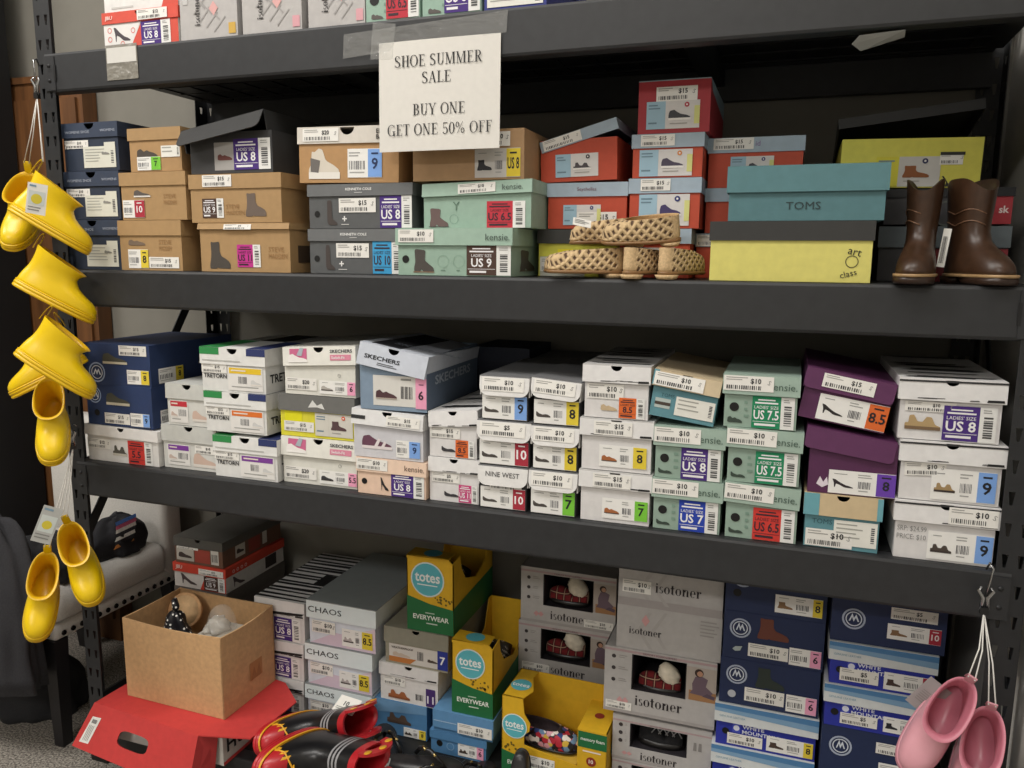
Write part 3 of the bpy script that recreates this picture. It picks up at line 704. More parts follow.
redbox(1.192+.011, .062, ZB+.089, .150, .084, 'red orange shoe box with pale blue lid under the box with tipped lid', [TX('Seychelles', .5, .8, .1, '#7a4a58', False, 'c', on='lid'), RL(.2, .08, .68, .52, None, yel=True), P(.38, .02, .88, .36, '$15')], flap=1)
redbox(1.183, .06, ZB+.174, .146, .080, 'red orange shoe box with its pale blue lid tipped up to the right', [P(.04, .76, .54, .99, '$15', on='lid'), RL(.2, .1, .76, .62, 'sandal', '#4a4448', '#2d2d33', False)], lr=-14, lz=.012, lx=-.002, lh=.26, roll=-1.5)
shoebox(1.175, .126, ZB, .159, .27, .0915, '#d6d24e', '#3a3a38', .3, 'yellow shoe box with charcoal lid behind the woven flats', gB,
        [PO([(.4, .78), (.44, .92), (.5, .84), (.56, .9), (.62, .8), (.5, .8)], '#c9c9c4', on='lid'), RC(.02, .0, .6, .42, '#c4c4b6'), RC(.25, .46, .45, .58, '#eee21f'), P(.02, .1, .5, .4, '$15', on='body')], flap=2)
redbox(1.462, .09, ZB, .110, .080, 'red orange shoe box at the bottom behind the yellow box', [P(.02, .72, .5, .97, '$15', on='lid'), RL(.5, .1, .9, .6)], flap=1)
redbox(1.470, .09, ZB+.081, .108, .079, 'red orange shoe box in the middle behind the teal box', [P(.4, .72, .95, .97, '$15', on='lid'), RL(.6, .05, .98, .6)], flap=1)
redbox(1.501, .092, ZB+.161, .160, .086, 'red orange shoe box with blue lid standing behind the teal box', [P(.06, .76, .48, .99, '$15', on='lid'), TX('id', .5, .82, .1, '#8a6a9a', on='lid'), RL(.24, .2, .7, .62)], flap=1)
shoebox(1.570, .008, ZB, .256, .165, .100, '#dad274', '#323231', .32, 'long yellow box with charcoal lid below the teal box', gB,
        [TX('art', .855, .47, .10, '#23231c', False, rot=-14, on='body'), CI(.885, .34, .010, '#23231c', r0=.0088), TX('class', .825, .06, .10, '#23231c', False, rot=16, on='body')], flap=1)
TE = '#51797f'
shoebox(1.590, .008, ZB+.1005, .243, .165, .090, TE, '#547d83', .48, 'long teal box on the yellow box with charcoal lid', gB, [TX('TOMS', .38, .2, .14, '#26393b', st=1.15, on='body')], flap=2, ov=.004)
shoebox(1.826, .186, ZB, .205, .29, .097, '#454446', '#5f676a', .38, 'dark grey box with blue grey lid behind the brown boots', gB, [PO([(.8, 0), (1, 0), (1, .6), (.8, .6)], '#8c2e33'), PO([(.45, 0), (.6, 0), (.6, .6), (.45, .6)], '#7c2c30')], flap=1)
shoebox(1.828, .186, ZB+.098, .200, .29, .062, '#3f3e40', '#1f2022', .24, 'low black lidded box with a red end behind the brown boots', gB, [PO([(.82, 0), (1, 0), (1, .76), (.82, .76)], '#a03038'), TX('sk', .9, .3, .2, '#e0d0cc', True, on='body'), CI(.5, .3, .022, '#5a5f58', r0=.019)], flap=1)
shoebox(1.761, .186, ZB+.1625, .227, .29, .089, '#d8d258', '#161615', .2, 'big yellow shoe box with its black lid lifted open', gB,
        [('rlabel', .26, .02, .72, .6, dict(kind='boot', sc='#8d5327', dot='#2c2f58', yel=False, bg='#cbc9c4', left='#d6cf3c')), P(.71, .44, .87, .66, '', on='body'), RC(.71, .62, .88, .68, '#26261f', off=.002), PO([(.76, .02), (.8, .02), (.78, .1), (.75, .22), (.735, .22), (.77, .1)], '#2a2a22')],
        lp=-9, lr=-7, lz=.022, lx=-.006, ly=-.005, flap=-4, roll=1)

# --- middle shelf
NB = '#283a62'
def nlogo(u, v, r): return [CI(u, v, r, '#dfe5ee', r0=r*.86), PO([(u-r*3.4, v-r*2.5), (u-r*1.2, v+r*4.6), (u, v+r*.2), (u+r*1.4, v+r*4.6), (u+r*3.4, v-r*2.5), (u+r*2.6, v-r*2.5), (u+r*1.3, v+r*1.8), (u, v-r*2.6), (u-r*1.2, v+r*1.8), (u-r*2.6, v-r*2.5)], '#dfe5ee'),
                            CI(u, v, r*1.45, '#b8c6de', r0=r*1.22)]
shoebox(.095, .02, ZC, .214, .29, .084, '#e2e0dd', '#e8e6e4', .3, 'white shoe box with red size label under the two blue boxes', gC,
        [SH('sandal', .36, .2, .56, .58, '#57544c', '#c9c4b8'), P(.0, .36, .33, .64, '$12', on='body'), US(.58, .01, .92, .68, '5.5', 'hotred')], roll=0, lr=1, lz=.003, notch=.010, ov=.004)
def bluebox(x, z, yw, label, lab, hole_):
    dec = [CI(.21, .3, .0165, '#dfe5ee', r0=.0145), CI(.21, .3, .024, '#9fb2d4', r0=.0205)] if not hole_ else [CI(.13, .74, .0135, '#dfe5ee', r0=.0118), CI(.13, .74, .02, '#9fb2d4', r0=.0172), hole(.15, .3, .008)]
    u, v = (.21, .3) if not hole_ else (.13, .74)
    dec += [PO([(u-.06, v-.06), (u-.02, v+.09), (u, v+.02), (u+.025, v+.09), (u+.06, v-.06), (u+.04, v-.06), (u+.02, v+.03), (u, v-.07), (u-.02, v+.03), (u-.04, v-.06)], '#dfe5ee')]
    dec += [SH('sneaker', .31, .52, .67, .8, '#4f4f45', '#cdc6b2')] if not hole_ else [SH('sneaker', .31, .52, .67, .84, '#4f4f45', '#cdc6b2')]
    dec += lab
    return shoebox(x, .02, z, .196, .30, .098, NB, NB, .2, label, gC, dec, yaw=yw, tuck=True, lidtop='#2a3d66',
                   side=[NUM(.08, .06, .36, .42, '8' if not hole_ else '9', 'yellow' if not hole_ else 'sky', pw=.32), SH('sneaker', .55, .38, .9, .66, '#4f4f45', '#cdc6b2')])
bluebox(.091, ZC+.087, 0, 'navy blue sneaker box with light blue size 9 label at the left post', [P(.27, .06, .66, .32, '$15'), NUM(.67, .04, .96, .36, '9', 'sky', pw=.34)], True)
bluebox(.090, ZC+.186, 2, 'navy blue sneaker box with yellow size 8 label, topmost at the left post', [P(.56, .74, .96, .98, '$15'), NUM(.66, .06, .98, .4, '8', 'yellow', pw=.36)], False)
GW = '#c6c7c2'
shoebox(.281, .03, ZC, .152, .29, .103, '#d4d4cf', GW, .37, 'pale grey shoe box with purple striped label and pink sneaker picture', gC,
        [SH('sneaker', .56, .08, 1.0, .42, '#cfb5a6', '#e0dad2'), ('tag', .08, .08, .5, .56, dict(col='#7b3c9c')), P(.6, .4, .98, .58, '$10', on='body')], notch=.012, flap=2)
shoebox(.288, .03, ZC+.1045, .116, .29, .097, '#d4d4cf', GW, .36, 'pale grey shoe box with red striped label', gC, [('tag', .06, .06, .5, .6, dict(col='#c2303e')), SH('sneaker', .6, .12, 1, .4, '#cfb5a6', '#e0dad2')], notch=.012, flap=2)
def tret(x, z, w, h, col, label):
    shoebox(x, .012, z, w, .29, h, '#dededb', '#e4e4e1', .38, label, 'white shoe boxes with green and navy lid corners',
        [RC(.0, .84, .3, 1, '#2f8a4a', on='lid'), RC(.72, .84, 1, 1, '#2c3768', on='lid'), LN(.04, .66, .96, .72, 1, '#b8b8b4', on='lid'), TX('TRETORN', .03, .3, .1, '#2a2a2c', True, st=1.05, on='body'),
         P(.0, .42, .4, .62, '$15', on='body'), ('tagw', .42, .05, .96, .58, dict(col=col))], notch=.013, flap=1.5, side=[TX('TRETORN', .05, .22, .2, '#1f1f20', True, st=1.0)],
        top=[RC(.0, 0, .3, .5, '#2f8a4a'), RC(.72, 0, 1, .5, '#2c3768'), RC(.3, .5, .7, 1, '#3a3a3a')])
tret(.460, ZC, .166, .095, '#7d3f98', 'white shoe box with purple label stripe, bottom of the green cornered stack')
tret(.430, ZC+.096, .161, .091, '#e0762f', 'white shoe box with orange label stripe, middle of the green cornered stack')
tret(.427, ZC+.188, .168, .098, '#e9c52f', 'white shoe box with yellow label stripe, top of the green cornered stack')
SW = '#deddd4'
def skw(x, z, h, lr, lz, label, extra, pw, top_):
    shoebox(x, .027, z, .184 if top_ else .174, .29, h, SW, '#e6e5dd', .40, label, gC,
        [RC(.1, .68, .34, .96, '#c9688e', on='lid'), SH('sneaker', .08, .67, .35, .86, '#ece8e4', '#f0eeea', on='lid'), PO([(.2, .82), (.25, .98), (.3, .97), (.27, .8)], '#aab4bd', on='lid', off=.0013), TX('SKECHERS', .66, .86, .07, '#45454a', True, on='lid', st=1.3, maxw=.3),
         RC(.66, .7, .94, .82, '#d98aa0', on='lid'), TX('Switch-Fit', .68, .73, .06, '#f0e8ea', True, on='lid', maxw=.25), P(.02, .1, .46, .36, '$20', on='body'), NUM(.5, .05, 1.0, .34, pw, 'pink', shoe='sneaker', sc='#3c3c40' if top_ else '#b0aba4', pw=.22),
         CI(.78, .46, .004, '#9a9a94', r0=.003)], notch=.012, lr=lr, lz=lz, flap=5)
skw(.632, ZC, .104, 0, .0, 'white shoe box with pink lid square and pink size 5.5 label', [], '5.5', True)
skw(.642, ZC+.199, .100, -3.5, .006, 'white shoe box with pink lid square and loose lid on the yellow box', [], '6', False)
shoebox(.632, .027, ZC+.1055, .184, .27, .092, '#ddd53e', '#6c6c69', .38, 'yellow shoe box with grey lid and dark boot label on the middle shelf', gC,
        [PO([(.4, .72), (.46, .9), (.52, .78), (.58, .84), (.62, .7), (.52, .74)], '#d8d8d4', on='lid'), RC(.06, .36, .3, .6, '#e5df1a'), ('rlabel', .48, .06, .98, .6, dict(kind='boot', sc='#5a4346', dot='#d9582f', yel=False, bg='#d5d2c8', left='#d5d2c8')), P(.05, .12, .46, .36, '$15', on='body')], flap=3)
shoebox(.818, .012, ZC, .158, .27, .078, '#e8c9b2', '#ecd0ba', .38, 'peach shoe box with purple size 8 label at the bottom of its stack', gC,
        [P(.01, .68, .46, .98, '$10', on='lid'), TX('kensie.', .7, .74, .15, '#6d5a50', on='lid'), hole(.1, .34, .0065), SH('pump', .34, .12, .46, .5, '#2e2a2a'), US(.5, .01, .98, .64, 'US 8', 'purple')], flap=2)
shoebox(.813, .012, ZC+.0795, .160, .28, .095, '#cfcfd4', '#e4e4e4', .34, 'white shoe box with plum striped sneaker picture and light blue size 9 label', gC,
        [SH('sneaker', .12, .2, .56, .52, '#6a4356', '#e6ddde'), PO([(.28, .2), (.33, .2), (.4, .42), (.36, .44)], '#e6ddde', off=.0014), PO([(.38, .2), (.43, .2), (.48, .36), (.45, .39)], '#e6ddde', off=.0014), NUM(.62, .06, .96, .44, '9', 'sky', pw=.45, ink='#20305a'),
         RC(.0, .78, .2, .86, '#2a2a2c', on='lid'), P(.5, .7, .96, .92, '$15', on='lid')], notch=.011, lr=2, lz=.005, flap=6)
shoebox(.820, .012, ZC+.1805, .149, .30, .116, '#8195aa', '#c7cdd8', .4, 'large slate blue shoe box with silver lid sliding off its front', gC,
        [TX('SKECHERS', .1, .74, .075, '#22252c', True, on='lid', st=1.5, maxw=.68), LN(.3, .64, .62, .7, 2, '#3a3d44', on='lid'), RC(.2, .08, .98, .62, '#dcdad4'), SH('loafer', .24, .2, .56, .42, '#52363a', '#b3a69a', off=.0014), BR(.62, .22, .8, .44, 9), LN(.62, .5, .8, .58, 1), RC(.84, .06, 1, .6, '#efa3c2', off=.0014), TX('6', .92, .22, .16, '#3a2a34', True, 'c', off=.002), RC(.89, .48, .96, .5, '#8a5a70', off=.0018)],
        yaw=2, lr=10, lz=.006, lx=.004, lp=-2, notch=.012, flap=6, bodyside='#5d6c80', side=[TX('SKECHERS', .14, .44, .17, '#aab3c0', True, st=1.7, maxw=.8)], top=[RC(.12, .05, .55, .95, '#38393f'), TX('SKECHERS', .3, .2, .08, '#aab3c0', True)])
WW = '#dedcdb'; WL = '#e5e4e3'
def brush(u0, v0, u1, on='lid'):
    o = []
    for i in range(5):
        a = rnd.uniform(u0, u1-.12); b = a+rnd.uniform(.08, .22); vv = v0+rnd.uniform(-.012, .012); t = rnd.uniform(.008, .02)
        o.append(PO([(a, vv), (min(b, u1), vv+.004), (min(b, u1)-.01, vv+t), (a+.01, vv+t*.8)], '#1c1c1e', on=on))
    o.append(PO([(u1-.16, v0-.012), (u1, v0-.008), (u1-.005, v0+.03), (u1-.15, v0+.026)], '#18181a', on=on))
    return o
def topbrush(n=9):
    o = []
    for i in range(n):
        v = rnd.uniform(.02, .95); o.append(PO([(rnd.uniform(0, .2), v), (rnd.uniform(.7, 1), v+.01), (rnd.uniform(.7, 1), v+.035), (rnd.uniform(0, .3), v+.03)], '#29292b', on='top'))
    return o
shoebox(.952, .02, ZC, .108, .27, .092, WW, WL, .32, 'white shoe box with pink size 11 label and black brush marks', gC, brush(.02, .7, .98)+[P(.05, .44, .62, .66, '$5', on='body'), SH('flat', .3, .12, .6, .3, '#38363a'), US(.6, .02, .98, .42, 'US 11', 'rose')], notch=.009, flap=3, top=topbrush())
shoebox(.954, .02, ZC+.093, .103, .27, .094, WW, WL, .34, 'white shoe box with orange size label and a lid lifted to the right', gC, brush(.02, .68, .98)+[P(.02, .42, .66, .66, '$15', on='body'), SH('flat', .26, .12, .56, .3, '#38363a'), US(.56, .02, .96, .4, '8.5', 'orange')], lr=-4.5, lz=.003, notch=.009, flap=5, top=topbrush())
shoebox(.945, .33, ZC, .14, .17, .285, '#1b2233', '#1f2638', .12, 'tall dark navy box standing at the back of the middle shelf', gC, [], flap=0)
BKB = '#3a3a3c'
def nwest(x, z, w, h, txt, col, price, label, word=None, lr=0, lz=0):
    lidd = [P(.06, .66, .9, .96, price, on='lid')] if not word else [TX('NINE WEST', .5, .76, .11, '#3c3c3e', False, 'c', on='lid', maxw=.7), P(.2, .46, .9, .64, '$5', on='body')]
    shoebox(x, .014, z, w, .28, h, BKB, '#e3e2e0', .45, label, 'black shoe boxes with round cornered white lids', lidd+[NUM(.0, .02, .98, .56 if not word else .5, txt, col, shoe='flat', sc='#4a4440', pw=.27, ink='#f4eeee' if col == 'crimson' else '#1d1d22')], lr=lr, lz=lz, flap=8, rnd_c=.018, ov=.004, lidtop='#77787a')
nwest(1.062, ZC, .096, .088, '10', 'crimson', '', 'black shoe box with white lid and red size 10 label, bottom of its stack', word=True)
nwest(1.066, ZC+.0895, .104, .090, '10', 'crimson', '$5', 'black shoe box with white lid, red size 10 label under size 9')
nwest(1.065, ZC+.181, .094, .087, '9', 'sky', '$10', 'black shoe box with white lid and light blue size 9 label')
nwest(1.168, ZC, .090, .089, '7', 'lime', '$10', 'black shoe box with white lid and lime green size 7 label')
nwest(1.173, ZC+.0905, .088, .087, '8', 'yellow', '$10', 'black shoe box with white lid and yellow size 8 label, middle of its stack')
nwest(1.177, ZC+.179, .090, .086, '8', 'yellow', '$10', 'black shoe box with white lid and yellow size 8 label, top of its stack', lr=4, lz=.003)
def w9(x, z, w, h, dec, label): shoebox(x, .012, z, w, .30, h, WW, WL, .33, label, 'white shoe boxes with black brush marked lids', brush(.02, .7, .98)+dec, notch=.010, flap=3, ov=.004, top=topbrush(12), lidtop='#c9c8c6')
w9(1.283, ZC, .131, .099, [P(.2, .7, .72, .96, '$15', on='lid'), NUM(.32, .08, .98, .48, '7', 'lime', shoe='loafer', sc='#a8663a', pw=.28)], 'white shoe box with tan loafer and lime green size 7 label')
w9(1.287, ZC+.100, .131, .099, [P(.2, .7, .72, .96, '$15', on='lid'), NUM(.26, .08, .94, .5, '8', 'yellow', shoe='loafer', sc='#a8663a', pw=.28)], 'white shoe box with tan loafer and yellow size 8 label')
w9(1.284, ZC+.200, .119, .100, [P(.04, .36, .62, .64, '$10', on='body'), SH('loafer', .26, .14, .52, .3, '#c7b08e'), US(.55, .02, .95, .4, '8.5', 'orange')], 'white shoe box with orange size 8.5 label topping the loafer boxes')
for k, (xx, lab) in enumerate(((1.07, 'dull grey topped shoe box standing behind the size 9 box'), (1.175, 'dull grey topped shoe box standing behind the tilted size 8 box'))):
    shoebox(xx, .305, ZC, .098, .22, .262, '#8f8f90', '#8c8d8f', .12, lab, gC, [], flap=0)
def green(x, z, w, h, txt, col, label, lr=0, lz=0, shoe='flat'):
    shoebox(x, .012, z, w, .27, h, '#94ab9d', '#9fb5a8', .37, label, 'sage green shoe boxes on the middle shelf',
        [P(.01, .7, .66, .98, '$10', on='lid'), TX('kensie.', .96, .74, .13, '#4c6156', align='r', on='lid'), hole(.14, .38, .008), SH(shoe, .05, .08, .26, .24, '#37453c'), LN(.28, .12, .36, .5, 3, '#7b9788'), US(.39, .01, .97, .61, txt, col)], lr=lr, lz=lz, flap=3, ov=.004)
green(1.417, ZC, .120, .097, 'US 7', 'royal', 'sage green shoe box with royal blue size 7 label')
green(1.421, ZC+.098, .120, .097, 'US 8', 'purple', 'sage green shoe box with purple size 8 label under the tilted teal box')
green(1.543, ZC, .121, .098, 'US 6.5', 'hotred', 'sage green shoe box with red size 6.5 label, bottom of its stack', lr=2, lz=.003)
green(1.547, ZC+.100, .121, .096, 'US 7.5', 'green', 'sage green shoe box with green size 7.5 label, middle of its stack', lr=1, lz=.002)
green(1.536, ZC+.199, .121, .094, 'US 7.5', 'green', 'sage green shoe box with green size 7.5 label, top of its stack', shoe='loafer')
shoebox(1.401, .014, ZC+.206, .116, .27, .082, '#5f909b', '#cbb999', .36, 'tilted teal shoe box with tan lid on the sage green boxes', gC,
        [TX('TOMS', .14, .46, .08, '#2d5560', on='body'), RC(.06, .2, .3, .42, '#b8c4c0'), RC(.06, .27, .3, .34, '#4a4038', off=.0009), PAP(.38, .1, .98, .52, 3), P(.02, .66, .76, .96, '$10', on='lid'), RC(.0, .66, .08, 1, '#5f96a3', on='lid')], roll=7.3, lr=1, lz=.003, notch=.009, flap=10)
PU = '#54264d'
shoebox(1.684, .014, ZC, .119, .27, .097, '#5f919b', '#cdb893', .40, 'teal shoe box with tan lid under the purple boxes', gC,
        [RC(.0, .6, .2, 1, '#6aa5b0', on='lid'), RC(.93, .6, 1, 1, '#6aa5b0', on='lid'), TX('TOMS', .1, .44, .09, '#2d5560', on='body'), PAP(.4, .08, .98, .54, 4), P(.02, .02, .66, .34, '$10', on='body')], notch=.010, flap=2, ov=.0035)
shoebox(1.680, .014, ZC+.098, .138, .29, .097, PU, '#5c2b55', .38, 'purple shoe box with violet size 8 label and slanting lid', gC,
        [PO([(.1, .16), (.14, .3), (.18, .2), (.22, .3), (.24, .16), (.17, .1)], '#e5dbe4'), NUM(.24, .02, 1.0, .44, '8', 'violet', shoe='pump', sc='#2a2026', pw=.28)], lr=8, lz=.010, lx=-.004, flap=6, rnd_c=.008)
shoebox(1.672, .016, ZC+.219, .138, .29, .084, PU, '#5c2b55', .42, 'tilted purple shoe box with orange size 8.5 label', gC,
        [P(.2, .66, .78, .94, '$15', on='lid'), NUM(.2, .03, 1.0, .56, '8.5', 'orange', shoe='pump', sc='#26201f', pw=.28)], roll=9.0, lr=1.0, lz=.003, flap=5, rnd_c=.008)
def wr(x, z, dec, label, h=.101): shoebox(x, .012, z, .147, .30, h, WW, WL, .35, label, 'white shoe boxes at the right end of the middle shelf', brush(.03, .68, .98)+[PO([(.0, .94), (1, .955), (1, .985), (0, .97)], '#2a2a2c', on='lid')]+dec, notch=.010, flap=3, ov=.0045, top=topbrush(12))
wr(1.834, ZC, [P(.52, .68, .98, .96, '$10', on='lid'), TX('SRP: $24.99', .02, .46, .1, '#8a8a88', on='body', maxw=.3), TX('PRICE: $10', .02, .32, .1, '#8a8a88', on='body', maxw=.3), NUM(.34, .04, .99, .52, '9', 'sky', shoe='sandal', sc='#4a4038', pw=.26)], 'white sandal box, light blue size 9 label, bottom of right post stack')
wr(1.834, ZC+.102, [P(.04, .42, .46, .64, '$10', rot=4, on='body'), NUM(.32, .04, .96, .56, '9', 'sky', shoe='sandal', sc='#a58a60', pw=.28)], 'white sandal box, light blue size 9 label, middle of right post stack')
wr(1.830, ZC+.204, [P(.05, .46, .56, .62, '$10', on='body'), SH('sandal', .06, .16, .42, .46, '#b59a6e', '#7a6248'), US(.44, .02, .96, .58, 'US 8', 'purple')], 'white sandal box with purple size 8 label, topmost at the right post', h=.102)
# --- bottom shelf
CH = '#d9e0ea'
def chaos(x, z, w, h, label):
    shoebox(x, .20, z, w, .33, h, CH, '#e0ebed', .40, label, 'pale blue and pink shoe boxes', [TX('CHAOS', .03, .74, .13, '#26282c', False, on='lid', st=1.35), PO([(.0, .0), (1, .0), (1, .56), (.62, .3), (.4, .32)], '#d8c6d6'), PO([(.55, .0), (1, .22), (1, .56), (.75, .42)], '#e0cdd6', off=.0009),
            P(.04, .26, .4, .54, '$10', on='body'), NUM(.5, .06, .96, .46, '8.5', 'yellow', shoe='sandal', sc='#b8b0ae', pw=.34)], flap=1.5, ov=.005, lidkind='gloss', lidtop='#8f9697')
chaos(.552, ZD, .184, .0975, 'pale blue lidded pink box, lowest of three behind the rubber boots')
chaos(.556, ZD+.0985, .184, .112, 'pale blue lidded pink box with yellow size label, middle of its stack')
chaos(.570, ZD+.2115, .188, .116, 'pale blue lidded pink box with grey top, uppermost of its stack')
for k, (z, h, lab) in enumerate(((ZD, .092, 'black striped white box at the bottom, half hidden by the red box'), (ZD+.093, .101, 'black striped white box with purple size 8 label, middle of its stack'), (ZD+.195, .110, 'black striped white box with purple size 8 label beside the open carton'))):
    shoebox(.378+.003*k, .205, z, .146, .32, h, '#dedcdc', '#e2e1e0', .36, lab, 'black striped white shoe boxes',
            brush(.02, .66, .98)+[PO([(.0, .6), (.3, .64), (.95, .7), (1, .76), (.4, .72), (0, .7)], '#1d1d1f', on='lid'), (US(.38, .02, .92, .58, 'US 8', 'purple') if k else US(.3, .02, .95, .58, 'US 9', 'navy')), RC(.02, .2, .14, .5, '#2a2a2c')],
            flap=2, top=[PO([(.0, v), (1, v+.01), (1, v+rnd.uniform(.02, .06)), (0, v+.035)], '#232325') for v in (.02, .08, .15, .2, .28, .33, .42, .47, .55, .61, .66, .73, .79, .86, .93)]+[RC(.68, .35, .94, .55, '#1b1b1d', off=.0012), TX('AD', .72, .4, .08, '#d8d8d6', True)])
# brown box and red trimmed box at the back left, with the plain boxes that carry them
for k in range(2):
    shoebox(.082, .265, ZD+.1325*k, .172, .26, .1315, '#77706a', '#6b655f', .3, 'plain grey brown box low behind the open carton' if not k else 'plain grey brown box just under the white and red box', gD, [])
shoebox(.084, .262, ZD+.266, .174, .26, .070, '#dddad6', '#cf4633', .36, 'white shoe box with red lid under the brown box at the back left', gD,
        [PO([(.5, 0), (1, 0), (1, .64), (.62, .64)], '#cf4633'), SH('pump', .12, .14, .44, .58, '#55494b'), US(.58, .02, .98, .6, 'US 9', 'brown'), TX('JBU', .06, .72, .2, '#e8cfc8', True, on='lid'), P(.5, .66, .96, .9, '$12', on='lid')], flap=2,
        side=[TX('o o o o', .1, .72, .14, '#e8cfc8', on='lid'), RC(.66, .1, .86, .6, '#3a302c'), SH('pump', .1, .1, .3, .55, '#55494b')])
shoebox(.084, .262, ZD+.337, .160, .26, .074, '#6e5040', '#56544f', .34, 'brown shoe box with grey lid at the back left of the bottom shelf', gD,
        [RC(.03, .1, .4, .62, '#bdb8ae'), SH('sneaker', .08, .22, .36, .44, '#453a36', off=.0012), RC(.42, .1, .74, .6, '#a2483c'), RC(.76, .1, .92, .64, '#d8d4cc'), BR(.78, .2, .9, .5, 6), P(.05, .56, .5, .7, '$12', on='body')], notch=.009, flap=2,
        side=[RC(.2, .15, .36, .62, '#c9c4ba'), SH('sneaker', .22, .3, .34, .5, '#3a3230', off=.0012), RC(.42, .1, .62, .62, '#8e3f36'), RC(.66, .15, .74, .7, '#d0ccc4')])
# stack below the tall display box
BB = '#4f81ae'
shoebox(.725, .21, ZD, .143, .27, .0895, BB, '#5a8ab6', .2, 'blue sandal box with brown sandal picture below the white size 11 box', 'blue sandal boxes',
        [PO([(0, .6), (1, .78), (1, 1), (0, 1)], '#6d97bd'), SH('sandal', .24, .36, .7, .74, '#5b4a40', '#4c3d34'), NUM(.56, .02, .98, .3, '8', 'yellow', shoe='sandal', pw=.3), CI(.26, .18, .010, '#7fa8cc', r0=.008)], tuck=True)
shoebox(.757, .212, ZD+.0905, .156, .26, .099, '#e2dfdc', '#dedcda', .32, 'white flip flop box with purple size 11 label', gD,
        brush(.02, .72, .98)+[P(.06, .42, .44, .66, '$10', on='body'), SH('sandal', .14, .08, .52, .36, '#a4623a', '#8a5230'), BR(.62, .14, .76, .3, 8), RC(.8, .03, .96, .5, '#4a2f6e', off=.0012), TX('11', .88, .12, .2, '#ece8f0', True, 'c', off=.002)], notch=.010, flap=3)
shoebox(.769, .212, ZD+.1905, .168, .28, .096, '#9a9684', '#8d8b7c', .42, 'olive grey shoe box with blue size 7 label under the tall yellow display box', gD,
        [RC(.06, .06, .94, .54, '#d6d2cb'), PO([(.06, .06), (.4, .06), (.5, .2), (.06, .2)], '#c07a3e', off=.001), TX('WEATHERPROOF', .1, .42, .06, '#4a4038', True, on='body', maxw=.35), SH('loafer', .12, .22, .4, .38, '#c9b9a8', off=.0011), SH('loafer', .68, .2, .84, .32, '#54483f', off=.0011), BR(.52, .2, .62, .44, 6), RC(.84, .06, 1, .6, '#2b3a94', off=.0014), TX('7', .92, .2, .22, '#eef0f6', True, 'c', off=.002)], notch=.010, flap=2)
shoebox(.893, .18, ZD, .142, .27, .058, BB, BB, .34, 'flat blue sandal box with pink size label, lower of the two', 'blue sandal boxes', [NUM(.5, .1, .96, .66, '6', 'pink', shoe='sandal', pw=.26), hole(.16, .45, .008), CI(.36, .4, .010, '#7fa8cc', r0=.008)], flap=1)
shoebox(.897, .178, ZD+.059, .150, .28, .055, BB, '#5f90bc', .8, 'flat blue sandal box with price sticker under the small yellow display box', 'blue sandal boxes', [P(.42, .14, .98, .62, '$10', on='lid'), RC(.02, .5, .4, .54, '#a9c4dc', on='lid')], flap=1)

YE = '#dcae22'; GN = '#1f6b3c'; TL = '#5cb6c2'
def totes_print(mb, F, small=True):
    d_poly(mb, F, [(0, 0), (1, 0), (1, .34), (.5, .38), (0, .46)], GN, .0007)
def totes_logo(mb, F, u, v, r):
    d_circ(mb, F, u, v, r, '#d9e8e4', .0010); d_circ(mb, F, u, v, r*.92, TL, .0013)
    d_text(mb, F, 'totes', u, v-.15*r/F.h, .52*r/F.h, '#eef4f2', .0017, True, 'c', maxw=1.5*r/F.w)
    d_rect(mb, F, u-.6*r/F.w, v-.34*r/F.h, u+.6*r/F.w, v-.28*r/F.h, '#eef4f2', .0017)
def speckle(mb, F, u0, v0, u1, v1, n):
    for i in range(n):
        u, v = rnd.uniform(u0, u1), rnd.uniform(v0, v1); d_circ(mb, F, u, v, rnd.uniform(.0016, .0034), '#6b5a1c', .001, 8)
def totes_tall(x, y, z, w, d, h, label, yaw=0):
    root = empty('display_box', (x, y, z), (0, 0, R(yaw))); tag(root, label, 'display box', 'yellow and green slipper display boxes')
    t = .0022; B = MB(); m = mat(YE, 'card'); mg = mat('#1f5a38', 'card')
    # front panel with a cut-away upper right corner
    fr = [(-w/2, 0), (w/2, 0), (w/2, h*.93), (w*.40, h*.99), (-w/2, h)]
    B.slab([(a, 0, b) for a, b in fr], (0, -1, 0), t, m)
    sd = [(0, 0), (d, 0), (d, h), (d-.02, h), (d-.05, h*.62), (d*.55, h*.5), (.075, h*.62), (.05, h*.8), (.042, h*.99), (0, h*.95)]
    B.slab([(w/2, a, b) for a, b in sd], (1, 0, 0), t, m); B.slab([(-w/2, a, b) for a, b in sd[::-1]], (-1, 0, 0), t, m)
    B.box(-w/2, d-t, 0, w/2, d, h, m); B.box(-w/2, 0, 0, w/2, d, t, m)
    F = Face((-w/2, 0, 0), (1, 0, 0), (0, 0, 1), (0, -1, 0), w, h); Fr = Face((w/2, 0, 0), (0, 1, 0), (0, 0, 1), (1, 0, 0), d, h)
    totes_print(B, F); totes_logo(B, F, .45, .70, w*.36); speckle(B, F, .45, .38, .97, .5, 16)
    d_text(B, F, 'EVERYWEAR', .52, .16, .065, '#e8efe6', .0014, True, 'c', maxw=.78); d_rect(B, F, .42, .11, .66, .125, '#cfdccf', .0014); d_rect(B, F, .4, .25, .6, .265, '#b5cdb8', .0014)
    d_poly(B, Fr, [(0, 0), (1, 0), (1, .42), (0, .36)], GN, .0007)
    B.build('box_body', root)
    Tt = MB(); Tt.slab([(-w/2, 0, h), (w*.4, 0, h), (w*.38, .045, h), (-w/2, .05, h)], (0, 0, 1), t, m)
    Ft = Face((-w/2, 0, h), (1, 0, 0), (0, 1, 0), (0, 0, 1), w, .05); d_circ(Tt, Ft, .48, .5, .023, TL, .0008, asp=.9)
    Tt.build('top_flap', root)
    return root
